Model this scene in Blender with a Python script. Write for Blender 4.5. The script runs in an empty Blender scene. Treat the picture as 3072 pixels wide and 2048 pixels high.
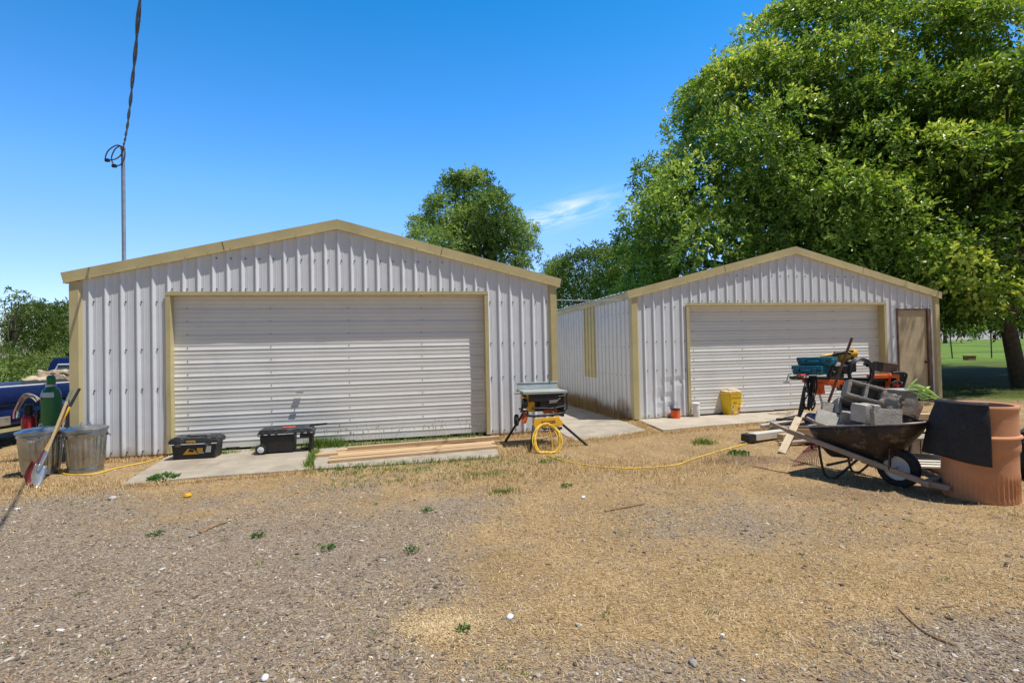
import bpy, bmesh, math, random
import numpy as np
from mathutils import Vector, Matrix, noise as mnoise

random.seed(7)
SC = bpy.context.scene
COL = SC.collection
R = math.radians
PI = math.pi

# ------------------------------------------------------------------ camera model (metres; camera stands at x=0 y=0)
CF, CP, CR, CH = 1520.0, .0163, .0214, 1.5226


def ray(u, v):
    """Viewing direction of a point of the photograph (3072 x 2048) - used to survey where things stand."""
    U, V = u - 1536, v - 1024
    c, s = math.cos(CR), math.sin(CR)
    x, y = U * c - V * s, U * s + V * c
    a, b = x / CF, -y / CF
    return Vector((a, math.cos(CP) - b * math.sin(CP), math.sin(CP) + b * math.cos(CP)))


def gnd(u, v, z=-.06):
    d = ray(u, v)
    t = (z - CH) / d.z
    return Vector((d.x * t, d.y * t, z))


def at(u, v, Y):
    d = ray(u, v)
    t = Y / d.y
    return Vector((d.x * t, Y, CH + d.z * t))


# ------------------------------------------------------------------ materials
def new_mat(name):
    m = bpy.data.materials.new(name)
    m.use_nodes = True
    nt = m.node_tree
    b = nt.nodes['Principled BSDF']
    return m, nt, b


def N(nt, t, **kw):
    n = nt.nodes.new(t)
    for k, v in kw.items():
        if k in n.inputs:
            n.inputs[k].default_value = v
        else:
            setattr(n, k, v)
    return n


def ramp(nt, stops, src=None, interp='LINEAR'):
    r = nt.nodes.new('ShaderNodeValToRGB')
    r.color_ramp.interpolation = interp
    el = r.color_ramp.elements
    while len(el) < len(stops):
        el.new(.5)
    for e, (p, c) in zip(el, stops):
        e.position = p
        e.color = (c[0], c[1], c[2], 1) if len(c) == 3 else c
    if src is not None:
        nt.links.new(src, r.inputs[0])
    return r


def mixc(nt, fac, a, b, mode='MIX'):
    m = nt.nodes.new('ShaderNodeMix')
    m.data_type = 'RGBA'
    m.blend_type = mode
    for sock, val in ((m.inputs[0], fac), (m.inputs[6], a), (m.inputs[7], b)):
        if hasattr(val, 'links') or hasattr(val, 'is_linked'):
            nt.links.new(val, sock)
        elif isinstance(val, (int, float)):
            sock.default_value = val
        else:
            sock.default_value = (val[0], val[1], val[2], 1)
    return m.outputs[2]


def mat(name, col, rough=.6, metal=0., var=.25, scale=6., bump=0., bscale=40., dirt=None, dscale=3., dthr=.58, spec=.5, coat=0.):
    """Plain worn material: base colour with noise variation, optional stains, roughness variation and bump."""
    m, nt, b = new_mat(name)
    tc = N(nt, 'ShaderNodeTexCoord')
    n1 = N(nt, 'ShaderNodeTexNoise', Scale=scale, Detail=6., Roughness=.6)
    nt.links.new(tc.outputs['Object'], n1.inputs['Vector'])
    lo = [c * (1 - var) for c in col]
    hi = [min(1, c * (1 + var)) for c in col]
    rp = ramp(nt, [(.3, lo), (.7, hi)], n1.outputs['Fac'])
    out = rp.outputs[0]
    if dirt is not None:
        n2 = N(nt, 'ShaderNodeTexNoise', Scale=dscale, Detail=8., Roughness=.7)
        nt.links.new(tc.outputs['Object'], n2.inputs['Vector'])
        r2 = ramp(nt, [(dthr, (0, 0, 0)), (min(1, dthr + .14), (1, 1, 1))], n2.outputs['Fac'])
        out = mixc(nt, r2.outputs[0], out, dirt)
    nt.links.new(out, b.inputs['Base Color'])
    b.inputs['Metallic'].default_value = metal
    b.inputs['Specular IOR Level'].default_value = spec
    b.inputs['Coat Weight'].default_value = coat
    n3 = N(nt, 'ShaderNodeTexNoise', Scale=scale * 2.3, Detail=4.)
    nt.links.new(tc.outputs['Object'], n3.inputs['Vector'])
    r3 = ramp(nt, [(.3, (max(0, rough - .12),) * 3), (.7, (min(1, rough + .12),) * 3)], n3.outputs['Fac'])
    nt.links.new(r3.outputs[0], b.inputs['Roughness'])
    if bump:
        n4 = N(nt, 'ShaderNodeTexNoise', Scale=bscale, Detail=5.)
        nt.links.new(tc.outputs['Object'], n4.inputs['Vector'])
        bp = N(nt, 'ShaderNodeBump', Strength=bump, Distance=.02)
        nt.links.new(n4.outputs['Fac'], bp.inputs['Height'])
        nt.links.new(bp.outputs[0], b.inputs['Normal'])
    return m


def sheet_mat(name, col, streak, rough=.42, axis='z', stain=None):
    """Painted sheet metal: faint run-off streaks, dust, oil-canning bump, optional dirt splash near the ground."""
    m, nt, b = new_mat(name)
    tc = N(nt, 'ShaderNodeTexCoord')
    mp = N(nt, 'ShaderNodeMapping')
    mp.inputs['Scale'].default_value = (14, 14, .7) if axis == 'z' else (.5, 14, 10)
    nt.links.new(tc.outputs['Object'], mp.inputs['Vector'])
    n1 = N(nt, 'ShaderNodeTexNoise', Scale=1., Detail=6., Roughness=.65)
    nt.links.new(mp.outputs[0], n1.inputs['Vector'])
    r1 = ramp(nt, [(.42, (0, 0, 0)), (.8, (1, 1, 1))], n1.outputs['Fac'])
    out = mixc(nt, r1.outputs[0], col, streak)
    nd = N(nt, 'ShaderNodeTexNoise', Scale=2.4, Detail=8., Roughness=.7)
    nt.links.new(tc.outputs['Object'], nd.inputs['Vector'])
    rd = ramp(nt, [(.5, (0, 0, 0)), (.85, (.5, .5, .5))], nd.outputs['Fac'])
    out = mixc(nt, rd.outputs[0], out, [c * .82 for c in streak])
    # ground splash
    sx = N(nt, 'ShaderNodeSeparateXYZ')
    nt.links.new(tc.outputs['Object'], sx.inputs[0])
    if stain is not None:
        h, scol = stain
        ns = N(nt, 'ShaderNodeTexNoise', Scale=2.2, Detail=9., Roughness=.72)
        nt.links.new(tc.outputs['Object'], ns.inputs['Vector'])
        ma = N(nt, 'ShaderNodeMath', operation='MULTIPLY_ADD')
        nt.links.new(ns.outputs['Fac'], ma.inputs[0])
        ma.inputs[1].default_value = 2.6 * h
        ma.inputs[2].default_value = -.75 * h
        sb = N(nt, 'ShaderNodeMath', operation='SUBTRACT')
        nt.links.new(ma.outputs[0], sb.inputs[0])
        nt.links.new(sx.outputs['Z'], sb.inputs[1])
        rs = ramp(nt, [(0, (0, 0, 0)), (min(.95, h * .8), (.95, .95, .95))], sb.outputs[0])
        out = mixc(nt, rs.outputs[0], out, scol)
    nt.links.new(out, b.inputs['Base Color'])
    b.inputs['Roughness'].default_value = rough
    b.inputs['Metallic'].default_value = .0
    b.inputs['Specular IOR Level'].default_value = .6
    nb = N(nt, 'ShaderNodeTexNoise', Scale=2.2, Detail=2.)
    nt.links.new(tc.outputs['Object'], nb.inputs['Vector'])
    bp = N(nt, 'ShaderNodeBump', Strength=.5, Distance=.012)
    nt.links.new(nb.outputs['Fac'], bp.inputs['Height'])
    nt.links.new(bp.outputs[0], b.inputs['Normal'])
    return m


def wood_mat(name, c1, c2, rough=.75, sc=(1.2, 22, 22)):
    m, nt, b = new_mat(name)
    tc = N(nt, 'ShaderNodeTexCoord')
    mp = N(nt, 'ShaderNodeMapping')
    mp.inputs['Scale'].default_value = sc
    nt.links.new(tc.outputs['Object'], mp.inputs['Vector'])
    n1 = N(nt, 'ShaderNodeTexNoise', Scale=2.2, Detail=6., Roughness=.6, Distortion=.8)
    nt.links.new(mp.outputs[0], n1.inputs['Vector'])
    r1 = ramp(nt, [(.3, c1), (.68, c2)], n1.outputs['Fac'])
    n2 = N(nt, 'ShaderNodeTexNoise', Scale=5., Detail=5.)
    nt.links.new(tc.outputs['Object'], n2.inputs['Vector'])
    r2 = ramp(nt, [(.62, (0, 0, 0)), (.72, (.7, .7, .7))], n2.outputs['Fac'])
    out = mixc(nt, r2.outputs[0], r1.outputs[0], [c * .6 for c in c1])
    oi = N(nt, 'ShaderNodeObjectInfo')
    rr = ramp(nt, [(0, (.78, .78, .78)), (1, (1.1, 1.08, 1.02))], oi.outputs['Random'])
    out = mixc(nt, 1., out, rr.outputs[0], 'MULTIPLY')
    nt.links.new(out, b.inputs['Base Color'])
    b.inputs['Roughness'].default_value = rough
    bp = N(nt, 'ShaderNodeBump', Strength=.35, Distance=.006)
    nt.links.new(n1.outputs['Fac'], bp.inputs['Height'])
    nt.links.new(bp.outputs[0], b.inputs['Normal'])
    return m


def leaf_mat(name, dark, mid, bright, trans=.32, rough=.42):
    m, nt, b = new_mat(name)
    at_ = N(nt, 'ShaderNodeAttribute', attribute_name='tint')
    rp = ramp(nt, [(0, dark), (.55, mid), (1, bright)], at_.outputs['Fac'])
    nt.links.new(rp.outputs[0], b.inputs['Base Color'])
    b.inputs['Roughness'].default_value = rough
    b.inputs['Specular IOR Level'].default_value = .42
    tr = N(nt, 'ShaderNodeBsdfTranslucent')
    tcol = mixc(nt, 1., rp.outputs[0], (2.1, 1.9, .9), 'MULTIPLY')
    nt.links.new(tcol, tr.inputs['Color'])
    mx = N(nt, 'ShaderNodeMixShader', Fac=trans)
    out = nt.nodes['Material Output']
    nt.links.new(b.outputs[0], mx.inputs[1])
    nt.links.new(tr.outputs[0], mx.inputs[2])
    nt.links.new(mx.outputs[0], out.inputs['Surface'])
    return m


M = {}
M['white'] = sheet_mat('white_sheet_metal', (.76, .78, .815), (.68, .695, .725), .46, stain=(.15, (.40, .33, .25)))
M['white_stained'] = sheet_mat('white_sheet_metal_mud_splashed', (.80, .79, .77), (.70, .685, .66), .5, stain=(.60, (.30, .17, .09)))
M['door'] = sheet_mat('door_sheet_metal', (.79, .79, .775), (.72, .715, .695), .42, 'x')
M['tan'] = mat('tan_trim_paint', (.56, .47, .245), .42, var=.12, scale=1.6, dirt=(.46, .375, .19), dscale=1.3, bump=.12, bscale=5)
M['tan_faded'] = mat('faded_tan_paint', (.64, .54, .28), .55, var=.12, scale=2.5)
M['door_slab'] = mat('tan_door_paint', (.50, .40, .25), .6, var=.16, scale=3.5, dirt=(.36, .28, .18), dscale=2.2)
M['brown_frame'] = mat('weathered_door_frame', (.17, .11, .075), .7, var=.4, scale=5)
M['roof'] = mat('galvanised_roofing', (.62, .63, .64), .4, .3, var=.12, scale=2)
M['dark'] = mat('dark_metal', (.03, .03, .032), .5, .2, var=.3)
M['screw'] = mat('rusty_screw', (.06, .05, .045), .6, .3, var=.3)
M['rust_run'] = mat('rust_run', (.34, .22, .14), .7, var=.3)
M['black'] = mat('black_plastic', (.018, .018, .02), .5, var=.3, scale=9, dirt=(.16, .15, .14), dscale=14, dthr=.68)
M['blackdusty'] = mat('dusty_black_plastic', (.03, .031, .035), .55, var=.35, scale=9, dirt=(.22, .22, .23), dscale=9, dthr=.55, bump=.2, bscale=30)
M['rubber'] = mat('black_rubber', (.02, .02, .022), .75, var=.3, scale=12, bump=.25, bscale=60)
M['galv'] = mat('galvanised_steel', (.40, .42, .425), .33, .95, var=.25, scale=5, dirt=(.28, .28, .265), dscale=4, dthr=.55)
M['alu'] = mat('dull_aluminium', (.42, .46, .45), .5, .35, var=.12)
M['steel'] = mat('bare_steel', (.55, .56, .58), .35, .8, var=.2)
M['white_paint'] = mat('white_paint', (.75, .74, .71), .5, var=.08, dirt=(.45, .42, .37), dscale=6, dthr=.6)
M['chalk'] = mat('white_plastic', (.80, .80, .80), .45, var=.05)
M['yellow'] = mat('yellow_plastic', (.80, .42, .02), .45, var=.1, dirt=(.5, .3, .08), dscale=8, dthr=.64)
M['yellow_pail'] = mat('yellow_pail_plastic', (.80, .52, .015), .42, var=.08, dirt=(.55, .36, .06), dscale=7, dthr=.66)
M['yellow_cord'] = mat('yellow_cord_rubber', (.85, .56, .06), .5, var=.08)
M['orange'] = mat('orange_paint', (.80, .13, .012), .45, var=.12, dirt=(.42, .10, .03), dscale=8, dthr=.66)
M['teal'] = mat('teal_plastic', (.0, .13, .19), .42, var=.14, scale=5, dirt=(.03, .24, .30), dscale=5, dthr=.62)
M['blue'] = mat('blue_plastic', (.01, .045, .26), .4, var=.12)
M['lime'] = mat('lime_green_plastic', (.50, .74, .20), .5, var=.12, dirt=(.34, .55, .12), dscale=9, dthr=.62)
M['green_tank'] = mat('green_cylinder_paint', (.028, .20, .05), .38, var=.14, scale=4, coat=.2)
M['red_tank'] = mat('red_cylinder_paint', (.42, .012, .012), .32, var=.12, coat=.3)
M['red_tool'] = mat('red_plastic', (.5, .03, .02), .45, var=.15)
M['maroon'] = mat('maroon_paint', (.17, .025, .03), .6, var=.3, dirt=(.12, .08, .06), dscale=14, dthr=.55)
M['hose_green'] = mat('green_hose_rubber', (.28, .37, .31), .5, var=.1)
M['hose_red'] = mat('red_hose_rubber', (.42, .16, .14), .5, var=.1)
M['truck_blue'] = mat('blue_truck_paint', (.008, .020, .10), .22, .15, var=.12, scale=2, coat=.5)
M['truck_faded'] = mat('faded_blue_truck_paint', (.12, .18, .34), .4, .1, var=.15, scale=3)
M['glass'] = mat('dark_window_glass', (.10, .15, .15), .08, 0, var=.1, spec=.8)
M['tarp'] = mat('tan_canvas', (.55, .44, .30), .85, var=.12, bump=.3, bscale=12)
M['rust'] = mat('rusty_chrome', (.46, .40, .33), .45, .4, var=.25, dirt=(.26, .14, .08), dscale=5, dthr=.55)
M['concrete'] = mat('concrete_slab', (.40, .345, .27), .85, var=.18, scale=3.0, dirt=(.30, .25, .19), dscale=1.3, dthr=.5, bump=.35, bscale=90)
M['concrete_pale'] = mat('pale_concrete_slab', (.46, .40, .315), .85, var=.14, scale=2.6, dirt=(.37, .30, .22), dscale=1.1, dthr=.52, bump=.3, bscale=90)
M['block'] = mat('cinder_block', (.35, .32, .28), .92, var=.25, scale=9, dirt=(.19, .155, .125), dscale=6, dthr=.55, bump=.7, bscale=70)
M['block_pale'] = mat('pale_concrete_block', (.50, .475, .42), .92, var=.18, scale=9, dirt=(.40, .36, .3), dscale=6, dthr=.58, bump=.6, bscale=70)
M['block_brown'] = mat('brown_stained_block', (.30, .255, .205), .92, var=.25, scale=7, dirt=(.33, .165, .06), dscale=3.5, dthr=.52, bump=.6, bscale=60)
M['tray'] = mat('rusty_wheelbarrow_steel', (.046, .033, .025), .6, .25, var=.6, scale=5, dirt=(.24, .18, .12), dscale=6, dthr=.53, bump=.25, bscale=25)
M['terracotta'] = mat('terracotta_clay', (.60, .275, .135), .62, var=.14, scale=3, dirt=(.50, .21, .09), dscale=2.2, dthr=.5, bump=.12, bscale=40)
M['mat_rubber'] = mat('black_rubber_mat', (.024, .025, .029), .72, var=.25, scale=14, dirt=(.06, .06, .065), dscale=5, dthr=.6, bump=.35, bscale=140)
M['lumber'] = wood_mat('pine_lumber', (.50, .32, .17), (.66, .47, .28))
M['lumber_grey'] = wood_mat('weathered_board', (.34, .27, .20), (.52, .44, .35))
M['lumber_pale'] = wood_mat('bleached_board', (.58, .53, .45), (.74, .70, .62))
M['plank'] = wood_mat('pale_plank', (.62, .47, .29), (.76, .62, .42))
M['plank_brown'] = wood_mat('brown_board', (.22, .11, .05), (.36, .20, .10))
M['handle_wood'] = wood_mat('handle_wood', (.16, .075, .035), (.28, .15, .07))
M['handle_pale'] = wood_mat('pale_handle_wood', (.50, .35, .18), (.64, .48, .28))
M['barrow_wood'] = wood_mat('grey_handle_wood', (.36, .27, .205), (.54, .43, .335))
M['bark'] = mat('tree_bark', (.10, .075, .055), .95, var=.4, scale=9, bump=.9, bscale=22)
M['wire'] = mat('weathered_wire', (.07, .065, .07), .6, .1, var=.3)
M['mast'] = mat('galvanised_conduit', (.42, .45, .50), .4, .7, var=.1)
M['yellow_leafy'] = mat('yellow_petals', (.8, .6, .05), .6)
M['pink'] = mat('pink_webbing', (.72, .18, .27), .6)
M['stickers'] = mat('paper_sticker', (.72, .74, .76), .5, var=.1)
M['bark_brown'] = mat('dry_stick_bark', (.28, .18, .10), .9, var=.3, scale=20)
M['hill'] = mat('dry_hill', (.30, .27, .25), .95, var=.12, scale=.02)
M['leaf_walnut'] = leaf_mat('walnut_leaf', (.040, .092, .016), (.18, .31, .050), (.50, .60, .17), .36, .38)
M['leaf_maple'] = leaf_mat('maple_leaf', (.048, .106, .016), (.165, .285, .042), (.50, .57, .12), .36, .40)
M['leaf_small'] = leaf_mat('grey_green_leaf', (.06, .125, .028), (.17, .28, .07), (.36, .46, .16), .34, .40)
M['leaf_bush'] = leaf_mat('bush_leaf', (.045, .085, .015), (.115, .165, .034), (.25, .29, .085), .32)
M['leaf_dark'] = leaf_mat('dark_tree_leaf', (.035, .085, .014), (.10, .18, .026), (.22, .30, .06), .36)
M['grass_green'] = leaf_mat('green_grass_blade', (.05, .11, .02), (.11, .20, .035), (.26, .34, .09), .3, .6)
M['weed'] = leaf_mat('green_weed_leaf', (.03, .10, .015), (.06, .16, .02), (.12, .24, .04), .25, .6)
M['straw'] = leaf_mat('dry_straw', (.30, .19, .085), (.55, .40, .205), (.80, .66, .42), .12, .8)


def stone_mat():
    m, nt, b = new_mat('gravel_stone')
    a = N(nt, 'ShaderNodeAttribute', attribute_name='tint')
    rp = ramp(nt, [(0, (.075, .060, .048)), (.25, (.175, .138, .105)), (.45, (.26, .204, .150)), (.6, (.32, .21, .145)),
                   (.72, (.40, .325, .245)), (.88, (.50, .445, .36)), (1, (.72, .70, .65))], a.outputs['Fac'])
    tc = N(nt, 'ShaderNodeTexCoord')
    n = N(nt, 'ShaderNodeTexNoise', Scale=160., Detail=3.)
    nt.links.new(tc.outputs['Object'], n.inputs['Vector'])
    rr = ramp(nt, [(.3, (.75, .75, .75)), (.7, (1.15, 1.15, 1.15))], n.outputs['Fac'])
    nt.links.new(mixc(nt, 1., rp.outputs[0], rr.outputs[0], 'MULTIPLY'), b.inputs['Base Color'])
    b.inputs['Roughness'].default_value = .85
    return m


M['stone'] = stone_mat()


def ground_mat():
    m, nt, b = new_mat('yard_ground')
    tc = N(nt, 'ShaderNodeTexCoord')
    P = tc.outputs['Object']
    za = N(nt, 'ShaderNodeAttribute', attribute_name='zone')
    sep = N(nt, 'ShaderNodeSeparateColor')
    nt.links.new(za.outputs['Color'], sep.inputs[0])

    def nz(scale, detail=6., rough=.6, vec=P, dist=0.):
        n = N(nt, 'ShaderNodeTexNoise', Scale=scale, Detail=detail, Roughness=rough, Distortion=dist)
        nt.links.new(vec, n.inputs['Vector'])
        return n.outputs['Fac']
    # gravel bed: stones of two sizes set in dirt
    v1 = N(nt, 'ShaderNodeTexVoronoi', Scale=62.)
    nt.links.new(P, v1.inputs['Vector'])
    v2 = N(nt, 'ShaderNodeTexVoronoi', Scale=150.)
    nt.links.new(P, v2.inputs['Vector'])
    s1 = N(nt, 'ShaderNodeSeparateColor')
    nt.links.new(v1.outputs['Color'], s1.inputs[0])
    s2 = N(nt, 'ShaderNodeSeparateColor')
    nt.links.new(v2.outputs['Color'], s2.inputs[0])
    stops = [(0, (.10, .078, .058)), (.3, (.205, .158, .112)), (.55, (.285, .218, .155)), (.8, (.37, .29, .21)), (.93, (.45, .385, .295)), (1, (.60, .55, .46))]
    g1 = ramp(nt, stops, s1.outputs[0])
    g2 = ramp(nt, stops, s2.outputs[0])
    gm = ramp(nt, [(.42, (0, 0, 0)), (.58, (1, 1, 1))], nz(9, 5.))
    grav = mixc(nt, gm.outputs[0], g2.outputs[0], g1.outputs[0])
    dirt = ramp(nt, [(.3, (.20, .145, .10)), (.7, (.33, .25, .175))], nz(26, 8., .7))
    gd = ramp(nt, [(.44, (0, 0, 0)), (.60, (1, 1, 1))], nz(3.1, 8., .7))
    grav = mixc(nt, gd.outputs[0], grav, mixc(nt, .6, dirt.outputs[0], grav))
    # straw mat: fine flecks of several directions
    flecks = []
    for k, ang in enumerate((.3, 1.35, 2.4)):
        mp = N(nt, 'ShaderNodeMapping')
        mp.inputs['Rotation'].default_value = (0, 0, ang)
        mp.inputs['Scale'].default_value = (26, 170, 40)
        nt.links.new(P, mp.inputs['Vector'])
        flecks.append(nz(1., 4., .6, mp.outputs[0], .4))
    mxm = N(nt, 'ShaderNodeMath', operation='MAXIMUM')
    nt.links.new(flecks[0], mxm.inputs[0])
    nt.links.new(flecks[1], mxm.inputs[1])
    mx2 = N(nt, 'ShaderNodeMath', operation='MAXIMUM')
    nt.links.new(mxm.outputs[0], mx2.inputs[0])
    nt.links.new(flecks[2], mx2.inputs[1])
    st = ramp(nt, [(.44, (.16, .102, .048)), (.56, (.40, .275, .140)), (.66, (.60, .44, .235)), (.78, (.80, .64, .41))], mx2.outputs[0])
    sv = ramp(nt, [(.3, (.72, .68, .62)), (.7, (1.12, 1.1, 1.08))], nz(1.5, 7., .65))
    straw = mixc(nt, 1., st.outputs[0], sv.outputs[0], 'MULTIPLY')
    sd = ramp(nt, [(.52, (0, 0, 0)), (.66, (.85, .85, .85))], nz(2.3, 8., .72))
    straw = mixc(nt, sd.outputs[0], straw, mixc(nt, .5, dirt.outputs[0], grav))
    # living grass
    gr = ramp(nt, [(.3, (.075, .125, .018)), (.55, (.155, .25, .032)), (.75, (.27, .35, .07))], nz(.35, 9., .7))
    gf = ramp(nt, [(.3, (.65, .7, .6)), (.7, (1.25, 1.2, 1.1))], nz(11, 6., .7))
    green = mixc(nt, 1., gr.outputs[0], gf.outputs[0], 'MULTIPLY')
    # bare brown soil
    soil = ramp(nt, [(.3, (.14, .088, .055)), (.7, (.29, .195, .125))], nz(34, 8., .7))

    def edge(chan, sc):
        a = N(nt, 'ShaderNodeMath', operation='ADD')
        nt.links.new(chan, a.inputs[0])
        nt.links.new(nz(sc, 7., .7), a.inputs[1])
        return ramp(nt, [(.86, (0, 0, 0)), (1.0, (1, 1, 1))], a.outputs[0])
    half = N(nt, 'ShaderNodeMath', operation='MULTIPLY_ADD')
    out = straw
    for chan, c in ((sep.outputs[0], grav), (sep.outputs[2], soil.outputs[0])):
        a = N(nt, 'ShaderNodeMath', operation='ADD')
        nt.links.new(chan, a.inputs[0])
        nt.links.new(nz(5.5, 8., .75), a.inputs[1])
        e = ramp(nt, [(.0, (0, 0, 0)), (1., (1, 1, 1))], None)
        mr = N(nt, 'ShaderNodeMapRange')
        mr.inputs['From Min'].default_value = .80
        mr.inputs['From Max'].default_value = 1.20
        nt.links.new(a.outputs[0], mr.inputs['Value'])
        nt.links.new(mr.outputs[0], e.inputs[0])
        out = mixc(nt, e.outputs[0], out, c)
    a = N(nt, 'ShaderNodeMath', operation='ADD')
    nt.links.new(sep.outputs[1], a.inputs[0])
    nt.links.new(nz(7., 8., .75), a.inputs[1])
    mr = N(nt, 'ShaderNodeMapRange')
    mr.inputs['From Min'].default_value = .88
    mr.inputs['From Max'].default_value = 1.12
    nt.links.new(a.outputs[0], mr.inputs['Value'])
    out = mixc(nt, mr.outputs[0], out, green)
    # tree shade put into the ground colour: dark brown mixed over the grass
    tree_shade = N(nt, 'ShaderNodeMath', operation='MULTIPLY')
    nt.links.new(sep.outputs[2], tree_shade.inputs[0])
    nt.links.new(mr.outputs[0], tree_shade.inputs[1])
    out = mixc(nt, tree_shade.outputs[0], out, mixc(nt, .22, (.040, .022, .007), green))
    nt.links.new(out, b.inputs['Base Color'])
    b.inputs['Roughness'].default_value = .95
    b.inputs['Specular IOR Level'].default_value = .2
    # relief
    hd = N(nt, 'ShaderNodeMath', operation='MULTIPLY')
    nt.links.new(v1.outputs['Distance'], hd.inputs[0])
    hd.inputs[1].default_value = -.8
    hs = N(nt, 'ShaderNodeMath', operation='ADD')
    nt.links.new(hd.outputs[0], hs.inputs[0])
    nt.links.new(mx2.outputs[0], hs.inputs[1])
    bp = N(nt, 'ShaderNodeBump', Strength=.7, Distance=.012)
    nt.links.new(hs.outputs[0], bp.inputs['Height'])
    nt.links.new(bp.outputs[0], b.inputs['Normal'])
    return m


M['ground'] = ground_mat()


# ------------------------------------------------------------------ mesh helpers
class MB:
    def __init__(self):
        self.v, self.f, self.m, self.s = [], [], [], []

    def add(self, vs, fs, m=0, smooth=False, X=None):
        o = len(self.v)
        for p in vs:
            self.v.append(tuple(X @ Vector(p)) if X is not None else tuple(p))
        for f in fs:
            self.f.append([i + o for i in f])
            self.m.append(m)
            self.s.append(smooth)
        return self

    def box(self, c, s, m=0, X=None, taper=1.):
        x, y, z = c
        a, b, h = s[0] / 2, s[1] / 2, s[2] / 2
        t = taper
        vs = [(x - a * t, y - b * t, z - h), (x + a * t, y - b * t, z - h), (x + a * t, y + b * t, z - h), (x - a * t, y + b * t, z - h),
              (x - a, y - b, z + h), (x + a, y - b, z + h), (x + a, y + b, z + h), (x - a, y + b, z + h)]
        fs = [(3, 2, 1, 0), (4, 5, 6, 7), (0, 1, 5, 4), (1, 2, 6, 5), (2, 3, 7, 6), (3, 0, 4, 7)]
        return self.add(vs, fs, m, False, X)

    def bar(self, p, q, w, h, m=0, up=(0, 0, 1), X=None):
        p, q = Vector(p), Vector(q)
        d = (q - p).normalized()
        side = d.cross(Vector(up))
        if side.length < 1e-4:
            side = d.cross(Vector((1, 0, 0)))
        side.normalize()
        u = side.cross(d)
        vs = []
        for e in (p, q):
            for a, b in ((-1, -1), (1, -1), (1, 1), (-1, 1)):
                vs.append(e + side * a * w / 2 + u * b * h / 2)
        fs = [(0, 1, 2, 3), (7, 6, 5, 4), (1, 0, 4, 5), (2, 1, 5, 6), (3, 2, 6, 7), (0, 3, 7, 4)]
        return self.add(vs, fs, m, False, X)

    def tube(self, pts, r, n=8, m=0, closed=False, X=None, cap=True):
        pts = [Vector(p) for p in pts]
        k = len(pts)
        rs = r if isinstance(r, (list, tuple)) else [r] * k
        tang = []
        for i in range(k):
            if closed:
                t = pts[(i + 1) % k] - pts[i - 1]
            else:
                t = pts[min(i + 1, k - 1)] - pts[max(i - 1, 0)]
            if t.length < 1e-9:
                t = Vector((0, 0, 1))
            tang.append(t.normalized())
        a = Vector((0, 0, 1))
        if abs(tang[0].dot(a)) > .9:
            a = Vector((1, 0, 0))
        nx = tang[0].cross(a).normalized()
        vs = []
        for i in range(k):
            nx = (nx - tang[i] * nx.dot(tang[i]))
            if nx.length < 1e-6:
                nx = tang[i].orthogonal()
            nx.normalize()
            ny = tang[i].cross(nx)
            for j in range(n):
                c = 2 * PI * j / n
                vs.append(pts[i] + (nx * math.cos(c) + ny * math.sin(c)) * rs[i])
        fs = []
        for i in range(k if closed else k - 1):
            i2 = (i + 1) % k
            for j in range(n):
                fs.append((i * n + j, i * n + (j + 1) % n, i2 * n + (j + 1) % n, i2 * n + j))
        self.add(vs, fs, m, True, X)
        if cap and not closed:
            o = [tuple(range(n))[::-1], tuple(range((k - 1) * n, k * n))]
            base = len(self.v) - k * n
            for f in o:
                self.f.append([i + base for i in f])
                self.m.append(m)
                self.s.append(False)
        return self

    def lathe(self, prof, n=32, m=0, X=None, smooth=True, rfun=None):
        vs, fs = [], []
        for i, (r, z) in enumerate(prof):
            for j in range(n):
                a = 2 * PI * j / n
                rr = r if rfun is None else rfun(r, z, a, j)
                vs.append((rr * math.cos(a), rr * math.sin(a), z))
        for i in range(len(prof) - 1):
            for j in range(n):
                fs.append((i * n + j, i * n + (j + 1) % n, (i + 1) * n + (j + 1) % n, (i + 1) * n + j))
        return self.add(vs, fs, m, smooth, X)

    def prism(self, poly, z0, z1, m=0, X=None):
        n = len(poly)
        vs = [(x, y, z0) for x, y in poly] + [(x, y, z1) for x, y in poly]
        fs = [tuple(range(n))[::-1], tuple(range(n, 2 * n))] + [(i, (i + 1) % n, n + (i + 1) % n, n + i) for i in range(n)]
        return self.add(vs, fs, m, False, X)

    def build(self, name, mats, parent=None, bevel=0, angle=38, segs=2, solid=0, sub=0):
        me = bpy.data.meshes.new(name)
        me.from_pydata(self.v, [], self.f)
        if not isinstance(mats, (list, tuple)):
            mats = [mats]
        for mm in mats:
            me.materials.append(mm)
        me.polygons.foreach_set('material_index', self.m)
        me.polygons.foreach_set('use_smooth', [s or bevel > 0 for s in self.s])
        me.update()
        try:
            me.set_sharp_from_angle(angle=R(angle))
        except Exception:
            pass
        o = bpy.data.objects.new(name, me)
        COL.objects.link(o)
        if parent is not None:
            o.parent = parent
        if solid:
            md = o.modifiers.new('solid', 'SOLIDIFY')
            md.thickness = solid
            md.offset = 0
        if bevel:
            md = o.modifiers.new('bevel', 'BEVEL')
            md.width = bevel
            md.segments = segs
            md.limit_method = 'ANGLE'
            md.angle_limit = R(40)
        return o


def tag(o, label, cat, group=None, kind=None):
    o['label'] = label
    o['category'] = cat
    if group:
        o['group'] = group
    if kind:
        o['kind'] = kind
    return o


def struct(o):
    o['kind'] = 'structure'
    return o


def thing(name, label, cat, loc=(0, 0, 0), rotz=0, group=None):
    o = bpy.data.objects.new(name, None)
    COL.objects.link(o)
    o.empty_display_size = .2
    o.location = loc
    o.rotation_euler = (0, 0, rotz)
    return tag(o, label, cat, group)


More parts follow.
